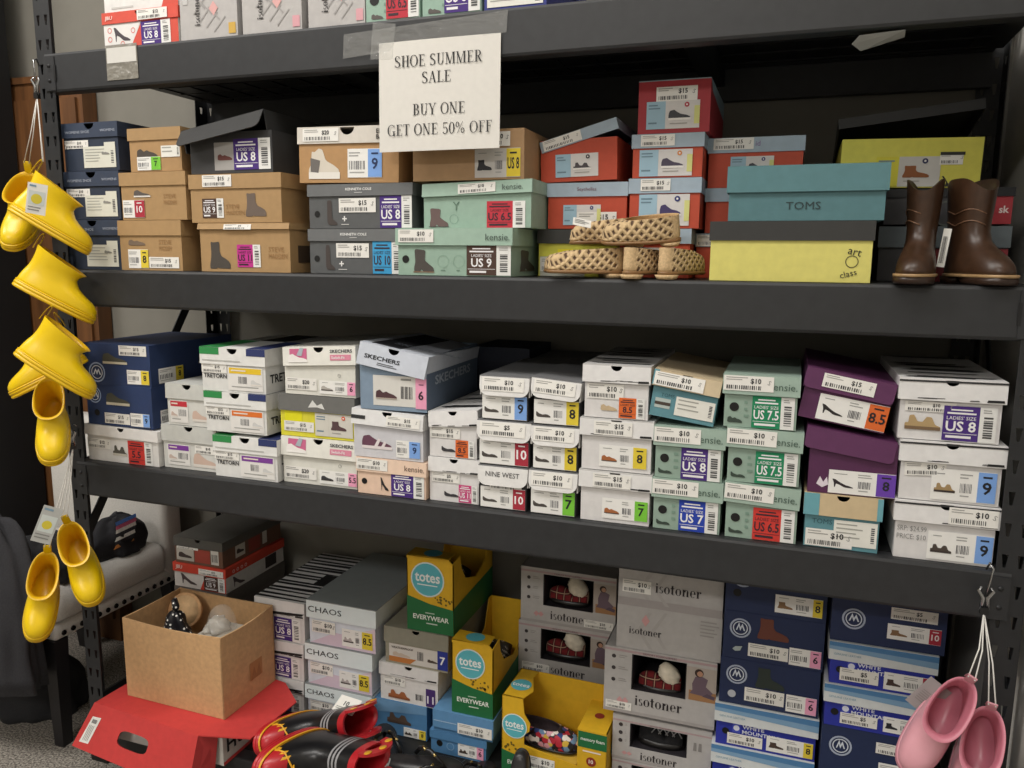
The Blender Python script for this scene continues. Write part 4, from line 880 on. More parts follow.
totes_tall(.806, .214, ZD+.288, .122, .26, .190, 'tall yellow and green slipper display box on the olive grey box')
totes_tall(.934, .182, ZD+.1155, .104, .26, .184, 'tall yellow and green slipper display box on the flat blue boxes')
def totes_wide(x, y, z, w, d, h, label):
    root = empty('display_box', (x, y, z), (0, 0, R(-1.5))); tag(root, label, 'display box', 'yellow and green slipper display boxes')
    t = .0022; B = MB(); m = mat(YE, 'card'); g = mat(GN, 'card'); dk = mat('#4a3a12', 'card')
    a0, a1 = -w/2, w/2; c0 = a0+w*.22; c1 = a0+w*.73
    B.slab([(a0, 0, 0), (a1, 0, 0), (a1, 0, h*.80), (c1, 0, h*.80), (c1, 0, h*.36), (c0, 0, h*.46), (c0, 0, h*.58), (c0+.012, 0, h*.63), (c0+.014, 0, h*.72), (c0, 0, h*.82), (c0-.004, 0, h), (a0, 0, h)], (0, -1, 0), t, m)
    B.box(a0, d-t, 0, a1, d, h*1.0, m); B.box(a0, 0, 0, a0+t, d, h, m); B.box(a1-t, 0, 0, a1, d, h*.80, m); B.box(a0, 0, 0, a1, d, t, m)
    B.box(c1, t, h*.80-t, a1, d, h*.80, m); B.box(c1, t, 0, c1+t, d-t, h*.80-t, m)
    B.slab([(a0, 0, h), (c0-.004, 0, h), (c0+.008, d*.3, h), (c0-.012, d*.75, h), (c0-.008, d, h), (a0, d, h)], (0, 0, 1), t, m)
    F = Face((a0, 0, 0), (1, 0, 0), (0, 0, 1), (0, -1, 0), w, h)
    d_poly(B, F, [(0, 0), (1, 0), (1, .05), (.73, .18), (.4, .24), (.12, .33), (0, .36)], GN, .0007)
    totes_logo(B, F, .125, .66, .030); speckle(B, F, .02, .36, .18, .46, 9); speckle(B, F, .75, .2, .98, .34, 14)
    d_text(B, F, 'EVERYWEAR', .06, .2, .05, '#e8efe6', .0014, True, maxw=.26)
    d_text(B, F, 'memory foam', .98, .06, .05, '#e8efe6', .0014, True, 'r', maxw=.3)
    d_poly(B, F, [(.735, .60), (1, .60), (1, .78), (.735, .78)], GN, .0007); d_text(B, F, 'memory foam', .87, .67, .05, '#dfe8dc', .0014, True, 'c', maxw=.22)
    d_circ(B, F, .86, .45, .011, '#8e2f22', .0009); d_text(B, F, '10', .86, .43, .045, '#efe4d8', .0013, True, 'c')
    d_lines(B, F, .78, .53, .96, .57, 1, '#efe4d8', .0009)
    Fr = Face((a1, 0, 0), (0, 1, 0), (0, 0, 1), (1, 0, 0), d, h); d_circ(B, Fr, .5, .52, .024, TL, .0008); d_poly(B, Fr, [(0, 0), (1, 0), (1, .2), (0, .2)], GN, .0007)
    Ft = Face((a0, 0, h), (1, 0, 0), (0, 1, 0), (0, 0, 1), w, d); d_circ(B, Ft, .11, .42, .024, TL, .0006); d_text(B, Ft, 'totes', .11, .36, .1, '#eef4f2', .0010, True, 'c')
    Ft2 = Face((c1, 0, h*.80), (1, 0, 0), (0, 1, 0), (0, 0, 1), a1-c1, d); d_circ(B, Ft2, .5, .5, .011, '#8e2f22', .0006)
    B.build('box_body', root)
    st_price(sub(F, .24, .22, .52, .36), '$10').build('price_sticker', root)
    return root
totes_wide(1.140, .14, ZD+.0008, .244, .125, .208, 'wide yellow and green display box open around a floral slipper')

# window boxes of slippers
IS = '#b8b5b3'
def slipper(label, group, loc, w, kind):
    r = empty('slipper', loc); tag(r, label, 'slipper', group)
    body = mat('#17171a', 'cloth') if kind == 'black' else plaid_mat()
    L = w
    mb = MB(); rings = []
    for i in range(13):
        u = i/12; x = -L*.5+L*u; hh = (.42*math.sin(PI*min(1, u*1.5+.12))**.6 if u < .6 else .42*(.95-.25*(u-.6)))*L*.62+.004; ww = .2*L*math.sin(PI*(.08+.84*u))**.5
        rings.append([(x, ww*math.cos(a), .014+max(0, math.sin(a))*hh+min(0, math.sin(a))*.006) for a in [2*PI*k/16 for k in range(16)]])
    mb.loft(rings, body); mb.build('upper', r)
    mb = MB(); mb.loft([[(L*.53*math.cos(a)*k, L*.215*math.sin(a)*k, z) for a in [2*PI*j/24 for j in range(24)]] for z, k in ((0, .96), (.006, 1), (.014, .98))], mat('#1c1a1a', 'rubber')); mb.build('sole', r)
    if kind != 'black':
        mb = MB(); rr = []
        for i in range(15):
            t = i/14; th = PI*t
            ring = []
            for k in range(22):
                a = 2*PI*k/22; q = 1+rnd.uniform(-.10, .10)
                ring.append((L*.22+math.sin(th)**.7*math.cos(a)*L*.26*q-L*.18*(t-.5), math.sin(th)**.7*math.sin(a)*L*.2*q, .012+L*.63*t))
            rr.append(ring)
        mb.loft(rr, mat('#ddd3c0', 'fur')); o = mb.build('fur_collar', r); o['label'] = 'fluffy cream collar'
    else:
        F = Face((-L*.1, -.2*L-.0, .03), (1, 0, 0), (0, .5, .85), (0, -.85, .5), L*.3, L*.2)
        mb = MB()
        for k in range(4): mb.tube([(-L*.2+k*.015, -L*.17, .034), (-L*.2+k*.015+.010, -L*.15, .048), (-L*.2+k*.015+.020, -L*.17, .034)], .0016, mat('#8c8c8e', 'cloth'), 5)
        mb.build('stitching', r)
    return r
def portrait(mb, F, u0, v0, u1, v1):
    G = sub(F, u0, v0, u1, v1)
    d_rect(mb, G, 0, 0, 1, 1, '#b1a69d', .0006); d_rect(mb, G, .1, .0, 1, .3, '#a57a52', .0009)
    d_poly(mb, G, [(.12, .2), (.78, .16), (.9, .3), (.66, .46), (.72, .68), (.5, .76), (.3, .72), (.2, .5), (.22, .32)], '#6d5a66', .0012)
    d_poly(mb, G, [(.55, .16), (.95, .1), (.98, .2), (.7, .26)], '#5a4a58', .0013)
    d_circ(mb, G, .42, .84, G.w*.15, '#3b2820', .0013, 14); d_circ(mb, G, .45, .82, G.w*.10, '#b98d74', .0016, 14)
def iso_window(x, y, z, w, d, h, label, win, logo, sliplabel, kind='plaid', foam=True, price=None, sw=None):
    """win = (u0,v0,u1,v1) of the opening on the front; strip at the bottom carries small print"""
    root = empty('slipper_box', (x, y, z+.0006)); tag(root, label, 'slipper box', 'white slipper boxes with windows')
    t = .002; B = MB(); m = mat(IS, 'card'); dk = mat('#28252a', 'card')
    u0, v0, u1, v1 = win; X = lambda u: -w/2+u*w
    B.box(X(0), 0, 0, X(1), t, h*v0, m); B.box(X(0), 0, h*v1, X(1), t, h, m); B.box(X(0), 0, h*v0, X(u0), t, h*v1, m); B.box(X(u1), 0, h*v0, X(1), t, h*v1, m)
    B.box(X(0), d-t, 0, X(1), d, h, dk); B.box(X(0), t, 0, X(0)+t, d-t, h, m); B.box(X(1)-t, t, 0, X(1), d-t, h, m); B.box(X(0), t, 0, X(1), d-t, t, m); B.box(X(0), t, h-t, X(1), d-t, h, m)
    B.box(X(u0), t, h*v0-t, X(u1), d-t, h*v0, dk); B.box(X(u0)-.0, t, h*v0, X(u0)+t, d-t, h*v1, dk) ; B.box(X(u1)-t, t, h*v0, X(u1), d-t, h*v1, dk)
    F = Face((-w/2, 0, 0), (1, 0, 0), (0, 0, 1), (0, -1, 0), w, h)
    d_rect(B, F, 0, .0, 1, .05, '#a9a4a2', .0006); d_rect(B, F, 0, v1+.015, 1, min(.99, v1+.05), '#b39a9c', .0006)
    d_text(B, F, 'MEMORY FOAM SLIPPERS', .5, v1+.018, .03, '#5a5256', .0010, False, 'c', maxw=.6)
    for k, vv in enumerate((v0+.12, v0+.3, v0+.48)):
        d_circ(B, F, .085, vv, .0045, '#3a3436', .0007); d_lines(B, F, .13, vv-.03, u0-.03, vv+.03, 2, '#9a9592', .0007)
    d_serif(B, F, 'isotoner', *logo, '#2e282a', .0009, 'c', maxw=.46)
    for a, b in ((-.05, .0), (.0, .05)): d_poly(B, F, [(logo[0]-.33+a, v0*.5), (logo[0]-.3+a, v0*.66), (logo[0]-.27+a, v0*.5), (logo[0]-.3+a, v0*.34)], '#cf9d9d', .0008)
    if kind == 'black':
        for k in range(2): d_poly(B, F, [(.82+.05*k, v0+.22), (.855+.05*k, v0+.22), (.85+.05*k, v0+.4), (.825+.05*k, v0+.4)], '#8a8684', .0008)
    else: portrait(B, F, u1, v0+.02, 1, v1-.03)
    B.build('box_body', root)
    if price: st_price(sub(F, *price), '$10').build('price_sticker', root)
    s = sw or (u1-u0)*w*.77
    slipper(sliplabel, 'slippers in window boxes', (x+X((u0+u1)/2)-.004, y+.012+s*.215, z+.0012+h*v0), s, kind)
    return root
def iso_plain(x, y, z, w, d, h, label, dec):
    return shoebox(x, y, z, w, d, h, IS, IS, .2, label, 'white slipper boxes laid flat', dec, tuck=True)
iy = .36
iso_plain(1.102, iy, ZD, .240, .14, .1415, 'white slipper box at the bottom behind the wide yellow display box', [SF('isotoner', .5, .3, .15, '#2e282a')])
iso_window(1.100, iy, ZD+.142, .241, .14, .1425, 'white window slipper box in the middle of the back stack, cream fur showing', (.24, .33, .77, .90), (.52, .10, .15), 'red plaid slipper with cream fur collar in the lower back window box', price=(.04, .08, .34, .24))
iso_window(1.106, iy, ZD+.285, .240, .14, .1425, 'white window slipper box on top of the back stack under the middle shelf', (.24, .33, .77, .90), (.52, .10, .15), 'red plaid slipper with cream fur collar in the top back window box', price=(.68, .06, .98, .2))
iso_window(1.378, .17, ZD, .216, .18, .095, 'white window slipper box hidden at the bottom of the right slipper stack', (.2, .3, .72, .9), (.5, .06, .15), 'black slipper in the lowest window box', 'black')
iso_window(1.378, .17, ZD+.096, .212, .18, .104, 'white window slipper box showing a black slipper', (.18, .30, .76, .84), (.48, .06, .17), 'black slipper with grey stitching in a white window box', 'black')
iso_window(1.366, .165, ZD+.201, .236, .18, .149, 'white window slipper box pulled forward with red plaid slipper', (.25, .38, .74, .93), (.50, .16, .15), 'large red plaid slipper with cream fur collar in the forward window box', price=(.02, .05, .26, .17))
DI = [PO([(.2, .45), (.32, .05), (.36, .05), (.24, .45), (.34, .9), (.3, .9)], '#b1adab'), PO([(.34, .5), (.46, .95), (.49, .95), (.38, .5), (.5, .1), (.46, .1)], '#b1adab')]
iso_plain(1.377, .17, ZD+.3515, .218, .18, .096, 'plain white slipper box with small logo on the right slipper stack', DI+[PO([(.24, .7), (.28, .84), (.32, .7), (.28, .56)], '#cf9d9d'), SF('isotoner', .28, .36, .16, '#2e282a'), LN(.8, .5, .98, .9, 5, '#a09c9a')])
iso_plain(1.377, .17, ZD+.4485, .216, .18, .088, 'white slipper box with a large logo topping the right slipper stack', DI+[RC(0, .0, 1, .2, '#a6a09f'), P(.04, .34, .32, .66, '$10'), SF('isotoner', .58, .42, .24, '#2e282a')])

# boot boxes at the right
WMN = '#1d2b50'; WMB = '#2833a0'
def mtn(u, v, r): return [CI(u, v, r, '#d6dde8', r0=r*.86), CI(u, v, r*1.42, '#aab4c8', r0=r*1.18)]
def nbox(x, y, z, w, h, label, dec, logo=(.15, .6), d=.27, col=WMN):
    lu, lv = logo; k = h/w
    mt = [PO([(lu-.045, lv-.05), (lu-.015, lv+.12), (lu, lv+.02), (lu+.02, lv+.1), (lu+.05, lv-.05), (lu+.035, lv-.05), (lu+.018, lv+.03), (lu, lv-.06), (lu-.016, lv+.04), (lu-.032, lv-.05)], '#d6dde8')]
    shoebox(x, y, z, w, d, h, col, '#1c2a52', .2, label, 'navy blue boot boxes', mtn(lu, lv, .0145)+mt+dec, tuck=True)
def wmbox(x, y, z, w, h, label, dec, d=.27):
    shoebox(x, y, z, w, d, h, WMB, '#d5dadb', .42, label, 'white lidded bright blue boot boxes',
            [PO([(.0, .82), (1, .72), (1, .99), (0, .99)], '#7fa4c4', on='lid'), PO([(.0, .9), (1, .86), (1, .99), (0, .99)], '#4d7fae', on='lid', off=.0009), TX('GENUINE LEATHER', .05, .70, .045, '#6f9ab0', on='lid'), TX('WHITE', .27, .46, .09, '#dfe3f2', True, on='body', st=1.2), TX('MOUNTAIN', .27, .34, .09, '#dfe3f2', True, on='body', st=1.2), RC(.17, .34, .25, .56, '#4652c0'), CI(.21, .45, .006, '#dfe3f2'),
             hole(.1, .34, .007)]+dec, flap=3, ov=.004)
yl = .15
wmbox(1.578, yl, ZD, .192, .096, 'white lidded bright blue boot box at the very bottom left of the blue stacks', [])
wmbox(1.576, yl, ZD+.097, .192, .094, 'white lidded bright blue boot box second from the bottom of the left blue stack', [P(.12, .1, .5, .34, '$10', on='body')])
wmbox(1.576, yl, ZD+.192, .192, .092, 'white lidded bright blue boot box with yellow size 8 label', [P(.12, .06, .48, .32, '$10', on='body'), NUM(.52, .06, .98, .42, '8', 'yellow', shoe='boot', sc='#4b3a33', pw=.2)])
nbox(1.583, yl, ZD+.286, .190, .098, 'navy boot box with pink size 6 label and dark green boot', [SH('boot', .36, .45, .66, .9, '#2b3530', '#232a28'), P(.26, .12, .66, .42, '$10'), NUM(.68, .05, .98, .42, '6', 'pink', pw=.36), CI(.13, .22, .008, '#b9bdc4')], logo=(.17, .66))
nbox(1.585, yl, ZD+.385, .190, .100, 'navy boot box with pink size 6 label and russet boot', [SH('boot', .34, .5, .66, .94, '#6b3a2c', '#4a2a22'), P(.26, .1, .66, .38, '$10'), NUM(.67, .06, .98, .42, '6', 'pink', pw=.34), PO([(.1, .2), (.13, .26), (.2, .28), (.18, .18), (.13, .16)], '#a9b4b4')], logo=(.17, .66))
nbox(1.585, yl, ZD+.486, .190, .098, 'navy boot box with yellow size 8 label topping its stack', [NUM(.5, .1, .96, .48, '8', 'yellow', shoe='boot', sc='#8a6a4a', pw=.2), hole(.12, .4, .008)], logo=(.17, .74))
yr = .12
nbox(1.772, yr, ZD, .172, .096, 'navy boot box at the very bottom of the right blue stack', [])
nbox(1.772, yr, ZD+.097, .172, .096, 'navy boot box second from the bottom of the right blue stack', [P(.56, .6, .98, .86, '$10')])
nbox(1.772, yr, ZD+.194, .172, .101, 'navy boot box behind the pink boots, third from the bottom', [P(.56, .62, .98, .84, '$10'), NUM(.6, .1, .98, .44, '7', 'crimson', pw=.25)], logo=(.2, .62))
wmbox(1.774, yr, ZD+.296, .172, .087, 'white lidded bright blue boot box with black boot label behind the pink boots', [P(.16, .1, .54, .36, '$5', on='body'), NUM(.6, .08, .98, .44, '9', 'yellow', shoe='boot', sc='#26242a', pw=.15)])
wmbox(1.780, yr, ZD+.384, .178, .086, 'white lidded bright blue boot box below the topmost navy box', [P(.1, .1, .48, .4, '$5', on='body'), NUM(.53, .06, .96, .46, '10', 'crimson', shoe='boot', sc='#4b3a33', pw=.15)])
nbox(1.784, yr, ZD+.471, .194, .094, 'navy boot box with red size 10 label topping its stack', [P(.52, .62, .92, .86, '$5'), NUM(.5, .2, .96, .52, '10', 'crimson', shoe='boot', sc='#8a6a4a', ink='#f0e8e8', pw=.22)], logo=(.2, .5))
# ------------------------------------------------------------------ last small shifts that let neighbouring boxes just touch
SETTLE = {'display_box.001': (-.0056, 0, 0), 'display_box.002': (-.001, 0, 0), 'shoe_box': (-.0014, 0, 0), 'shoe_box.001': (-.0024, 0, 0), 'shoe_box.002': (.0038, 0, 0), 'shoe_box.004': (-.0007, 0, 0), 'shoe_box.005': (-.0021, 0, 0), 'shoe_box.007': (.0028, 0, 0), 'shoe_box.013': (-.0112, 0, 0), 'shoe_box.016': (.0112, 0, 0), 'shoe_box.017': (-.0016, 0, 0), 'shoe_box.019': (0, 0, .0013), 'shoe_box.020': (.0016, 0, 0), 'shoe_box.021': (-.0161, 0, .0003), 'shoe_box.022': (-.008, 0, .0013), 'shoe_box.023': (-.0008, 0, 0), 'shoe_box.024': (.0045, 0, 0), 'shoe_box.025': (-.0024, 0, 0), 'shoe_box.027': (.005, 0, 0), 'shoe_box.028': (.008, 0, .0023), 'shoe_box.029': (-.0012, 0, 0), 'shoe_box.030': (.002, 0, 0), 'shoe_box.031': (.0066, 0, 0), 'shoe_box.032': (.0024, 0, 0), 'shoe_box.036': (0, 0, .0027), 'shoe_box.037': (0, 0, .0025), 'shoe_box.038': (-.0021, 0, 0), 'shoe_box.039': (0, 0, .0022), 'shoe_box.040': (0, 0, .0019), 'shoe_box.041': (.0021, 0, 0), 'shoe_box.042': (-.0035, 0, 0), 'shoe_box.043': (-.008, 0, 0), 'shoe_box.044': (.0011, 0, .0073), 'shoe_box.045': (.0024, 0, .0073), 'shoe_box.046': (.0008, 0, 0), 'shoe_box.047': (-.0024, 0, 0), 'shoe_box.048': (-.0022, 0, 0), 'shoe_box.049': (-.0028, 0, 0), 'shoe_box.050': (-.0039, 0, 0), 'shoe_box.051': (.0024, 0, .0022), 'shoe_box.052': (.002, 0, 0), 'shoe_box.053': (-.0023, 0, .0005), 'shoe_box.054': (-.0059, 0, 0), 'shoe_box.055': (.0008, 0, 0), 'shoe_box.056': (-.0016, 0, 0), 'shoe_box.058': (-.0021, 0, 0), 'shoe_box.059': (-.0045, 0, 0), 'shoe_box.060': (-.0072, 0, 0), 'shoe_box.061': (.0041, 0, 0), 'shoe_box.062': (-.0002, 0, .0007), 'shoe_box.063': (0, 0, .0013), 'shoe_box.064': (-.0061, 0, 0), 'shoe_box.065': (-.0081, 0, 0), 'shoe_box.066': (.0036, 0, 0), 'shoe_box.067': (-.0005, 0, 0), 'shoe_box.068': (.0081, 0, 0), 'shoe_box.069': (.0027, 0, .0036), 'shoe_box.070': (.0029, 0, .004), 'shoe_box.071': (.0019, 0, 0), 'shoe_box.073': (.0139, 0, 0), 'shoe_box.074': (-.0024, 0, 0), 'shoe_box.075': (.0074, 0, 0), 'shoe_box.076': (.0074, 0, .0007), 'shoe_box.077': (.0024, 0, .0013), 'shoe_box.078': (.0039, 0, 0), 'shoe_box.079': (.0034, 0, 0), 'shoe_box.081': (-.0039, 0, 0), 'shoe_box.082': (-.0034, 0, .0012), 'shoe_box.083': (0, 0, .0023), 'shoe_box.089': (-.0094, 0, 0), 'shoe_box.092': (.0094, 0, 0), 'shoe_box.093': (.0024, 0, 0), 'shoe_box.094': (0, 0, .006), 'shoe_box.095': (0, 0, .0057), 'shoe_box.096': (.0056, 0, 0), 'shoe_box.097': (.0024, 0, 0), 'shoe_box.098': (.0056, 0, 0), 'slipper_box': (.0024, 0, 0), 'slipper_box.001': (.0008, 0, 0), 'slipper_box.002': (-.0032, 0, 0), 'slipper_box.003': (-.0062, 0, 0), 'slipper_box.004': (-.0032, 0, .0075)}
for k, v in SETTLE.items(): bpy.data.objects[k].location += Vector(v)
# ------------------------------------------------------------------ footwear
def outline(z, yh, yt, hw, L, n=40, tilt=0, dz=None, toe_w=.16):
    c = (yh+yt)/2; ry = (yt-yh)/2; out = []
    for i in range(n):
        a = 2*PI*i/n; ca, sa = math.cos(a), math.sin(a)
        e = .86
        yy = c+ry*math.copysign(abs(ca)**e, ca)
        xx = hw*math.copysign(abs(sa)**e, sa)*(1+toe_w*ca*min(1, (yt-yh)))
        zz = z-tilt*max(0, (yy-yh)) + (dz(a) if dz else 0)
        out.append((xx*L, yy*L, zz*L))
    return out
RAIN = [(.085, 0, 1, .180), (.13, .002, .995, .182), (.17, .006, .975, .178), (.21, .012, .93, .172), (.24, .018, .87, .165), (.265, .024, .80, .158), (.29, .03, .73, .152),
        (.325, .036, .665, .148), (.37, .04, .62, .147), (.42, .04, .60, .150), (.48, .034, .605, .158), (.54, .024, .63, .168), (.60, .012, .665, .178)]
def boot_mesh(mat_up, L, slices, tilt=.14, top_t=4, wall=.02, inner=None, matfn=None, dz=None, seam=None, toe_w=.16):
    """closed shell: outer skin up to the rim, over it and down the inside to the insole"""
    mb = MB(); n = 40; k = len(slices)
    rings = []
    for i, (z, a, b, w) in enumerate(slices):
        f = max(0, i-(k-1-top_t))/top_t
        rings.append(outline(z+.001*0, a, b, w, L, n, tilt*f, (lambda q, f=f: dz(q)*f) if dz else None, toe_w))
    inn = []
    for i in range(k-1, 0, -1):
        z, a, b, w = slices[i]; f = max(0, i-(k-1-top_t))/top_t
        if z < .13: break
        inn.append(outline(z, a+wall, b-wall*1.3, w-wall, L, n, tilt*f, (lambda q, f=f: dz(q)*f) if dz else None, toe_w))
    mb.loft(rings, mat_up, True, False)
    if matfn:
        for i, f in enumerate(mb.f):
            c = sum((Vector(mb.v[j]) for j in f), Vector())/len(f)
            m2 = matfn(c/L)
            if m2: mb.m[i] = mb.mi(m2)
    mb.loft([rings[-1]]+inn, inner or mat_up, False, True)
    return mb
def sole_mesh(m, L, z0=-.0, z1=.105, grow=.014, yh=0, yt=1, hw=.178, lines=2, toe_w=.16):
    mb = MB(); rs = []
    K = [(z0, -.012), (z0+.012, 0)]
    for i in range(lines):
        zc = z0+(z1-z0)*(.42+.4*i); K += [(zc-.01, 0), (zc-.006, -.006), (zc+.004, -.006), (zc+.008, .0)]
    K += [(z1-.012, 0), (z1, -.008)]
    for z, g in sorted(K): rs.append(outline(z, yh-grow-g, yt+grow+g, hw+grow+g, L, 40, 0, None, toe_w))
    mb.loft(rs, m); return mb
def loop_mesh(m, L, y=.03, z=.5, w=.05, h=.12, t=.012):
    mb = MB(); pts = []
    outer = [(y-.02+.05*(1-math.cos(PI*i/12))/2, z-.06+(h+.06)*math.sin(PI*i/12)**.7) for i in range(13)]
    rr = []
    for (a, b) in outer: rr.append([(-w/2*L, a*L, b*L), (w/2*L, a*L, b*L), (w/2*L, (a+.003)*L, (b-t)*L), (-w/2*L, (a+.003)*L, (b-t)*L)])
    mb.loft(rr, m, True, True, False)
    return mb
def place(root, M): root.matrix_world = M
def rain_boot(proto, label, group, pos, toe, up, mu, msole, minner, L=.175, cat='rain boot', anchor=(0, 0, 0)):
    if proto is None:
        r = empty('rain_boot')
        boot_mesh(mu, L, RAIN, inner=minner).build('boot_shaft', r); sole_mesh(msole, L).build('sole', r); loop_mesh(mu, L, .004, .60, .085, .15).build('pull_loop', r)
    else: r = copy_tree(proto)
    tag(r, label, cat, group)
    M = frame(toe, up); M.translation = Vector(pos)-(M.to_3x3() @ (Vector(anchor)*L)); place(r, M)
    return r
E_ = Vector((.766, .643, 0)); Z_ = Vector((0, 0, 1)); T_ = Vector((.68, -.73, 0))       # across and towards the aisle at the left post
YB = mat('#edc80c', 'rubber'); YS = mat('#e2b90c', 'rubber'); YI = mat('#e2b416', 'rubber')
gy = 'yellow rain boots hung on the left post'
def ang(d, flip=1): return (E_*(flip*math.cos(R(d)))-Z_*math.sin(R(d)), E_*(flip*math.sin(R(d)))+Z_*math.cos(R(d)))
A = ang(33)
yb = rain_boot(None, 'yellow rain boot on its side, topmost, with a white paper tag', gy, (-.030, -.125, 1.384), A[0], A[1], YB, YS, YI)
yb2 = rain_boot(yb, 'upright yellow rain boot behind the tagged one at the top of the string', gy, (-.112, -.012, 1.408), T_*.62-Z_*.45+E_*-.2, Z_*.85+T_*.45, 0, 0, 0, anchor=(0, .3, .3))
A = ang(31); rain_boot(yb, 'yellow rain boot on its side just below the tagged pair', gy, (-.036, -.125, 1.224), A[0], A[1], 0, 0, 0)
A = ang(37); rain_boot(yb, 'yellow rain boot on its side, lowest of the three lying alike', gy, (.012, -.175, 1.078), A[0], A[1], 0, 0, 0)
A = ang(27, -1); rain_boot(yb, 'yellow rain boot pointing the other way behind the lowest side-lying one', gy, (.040, -.012, 1.044), A[0], A[1], 0, 0, 0)
rain_boot(yb, 'single yellow rain boot hanging toe down at the middle beam gap', gy, (.040, -.122, .962), T_*.79-Z_*.61, Z_*.79+T_*.61, 0, 0, 0, anchor=(0, .36, .46))
yb3 = rain_boot(yb, 'right boot of the lowest yellow pair, with a white size mark inside', gy, (.072, -.115, .628), T_*.76-Z_*.60+E_*.2, Z_*.78+T_*.56-E_*.14, 0, 0, 0, anchor=(0, .36, .46))
yb4 = rain_boot(yb, 'left boot of the lowest yellow pair, hanging nearest the carpet', gy, (.008, -.15, .556), T_*.74-Z_*.66-E_*.12, Z_*.76+T_*.6+E_*.1, 0, 0, 0, anchor=(0, .36, .46))
PB = mat('#e0a2ad', 'rubber'); PS = mat('#d594a1', 'rubber'); PI_ = mat('#cf7f90', 'rubber')
tc = Vector((-.25, -.97, 0)); ex = Vector((.97, -.25, 0))
pk = rain_boot(None, 'pink rain boot on the left of the hanging pink pair', 'pink rain boots', (1.850, -.10, .592), tc*.62-Z_*.70-ex*.32, Z_*.72+tc*.62+ex*.28, PB, PS, PI_, L=.165, anchor=(0, .36, .46))
pk2 = rain_boot(pk, 'pink rain boot on the right of the hanging pink pair', 'pink rain boots', (1.900, -.105, .548), tc*.62-Z_*.76-ex*.06, Z_*.72+tc*.66+ex*.12, 0, 0, 0, L=.165, anchor=(0, .36, .46))

def tops(L, *bs):
    bpy.context.view_layer.update()
    return [b.matrix_world @ (Vector((dx, .030, .735))*L) for b in bs for dx in (-.03, .03)]
# clips, strings, tags
CR = mat('#b9babb', 'chrome'); STR = mat('#e4e2dc', 'paper'); BLK = mat('#1a1a1b', 'rubber')
def clip(pos, label, hook_up=.05, strings=(), spread=Vector((1, 0, 0))):
    r = empty('hanging_clip', pos); tag(r, label, 'clip', 'metal clips')
    mb = MB(); mb.tube([(0, .012, hook_up*.75), (.002, .004, hook_up), (.006, -.006, hook_up*.9), (.003, -.004, hook_up*.5), (0, 0, .0)], .0017, CR); mb.build('hook', r)
    for s in (-1, 1):
        mb = MB(); q = spread*s
        pts = [q*.007+Vector((0, 0, .016)), q*.010+Vector((0, -.001, .010)), q*.003+Vector((0, 0, -.002)), q*.0045+Vector((0, 0, -.022))]
        mb.tube(pts, [.0022, .003, .0035, .003], CR, 8); mb.build('jaw', r)
    mb = MB(); mb.box(-.006, -.004, -.03, .006, .004, -.018, BLK); mb.build('grip_pad', r)
    for p in strings:
        a = Vector((0, 0, -.026)); b = Vector(p)-Vector(pos); m = (a+b)/2+Vector((.004, -.003, -.006))
        mb = MB(); mb.tube([a, m, b], .0011, STR, 6); mb.build('string', r)
    return r
clip((-.032, -.028, 1.662), 'silver clip and white strings holding the top pair of yellow boots', .055, tops(.175, yb, yb2))
clip((.005, -.04, .868), 'small dark clip holding the lowest pair of yellow boots', .03, tops(.175, yb3, yb4))
clip((1.900, -.035, .765), 'silver clip on the beam at the right holding the pink boots', .055, tops(.165, pk, pk2))
def card(name, label, cat, pos, w, h, rot, dec, col='#e9e7e0', group=None):
    F = Face((-w/2, 0, -h), (1, 0, 0), (0, 0, 1), (0, -1, 0), w, h); mb = MB(); mb.box(-w/2, 0, -h, w/2, .0008, 0, mat(col, 'paper'))
    dec(mb, F); o = mb.build(name); o.location = pos; o.rotation_euler = rot; tag(o, label, cat, group); return o
def dt(mb, F):
    d_rect(mb, F, .1, .3, .9, .75, '#cfd6d2', .0005); d_circ(mb, F, .5, .5, .01, '#d8c63c', .0008); d_lines(mb, F, .1, .06, .9, .24, 2, '#8a8a86', .0008); d_lines(mb, F, .1, .8, .7, .94, 1, '#7a9ab0', .0008)
card('paper_tag', 'white paper tag hanging over the topmost yellow boot', 'tag', (.122, -.175, 1.432), .036, .062, (.1, .18, R(38)), dt, group='paper tags')
card('paper_tag', 'grey paper tag beside the lowest yellow pair', 'tag', (.060, -.150, .735), .040, .085, (.0, .4, R(40)), dt, '#b9bab6', 'paper tags')
card('paper_tag', 'pale tag half hidden behind the left pink boot', 'tag', (1.850, -.040, .606), .040, .060, (.0, .62, R(0)), lambda m, F: d_lines(m, F, .15, .2, .85, .6, 6, '#8a8a86', .0008), '#9b9a98', 'paper tags')
card('paper_tag', 'long white paper price strip between the brown boots', 'tag', (1.811, .050, 1.345), .012, .062, (.05, .12, R(-25)), lambda m, F: (d_bars(m, F, .2, .1, .8, .8, '#3a3a3c', .0008, 5)), group='paper tags')

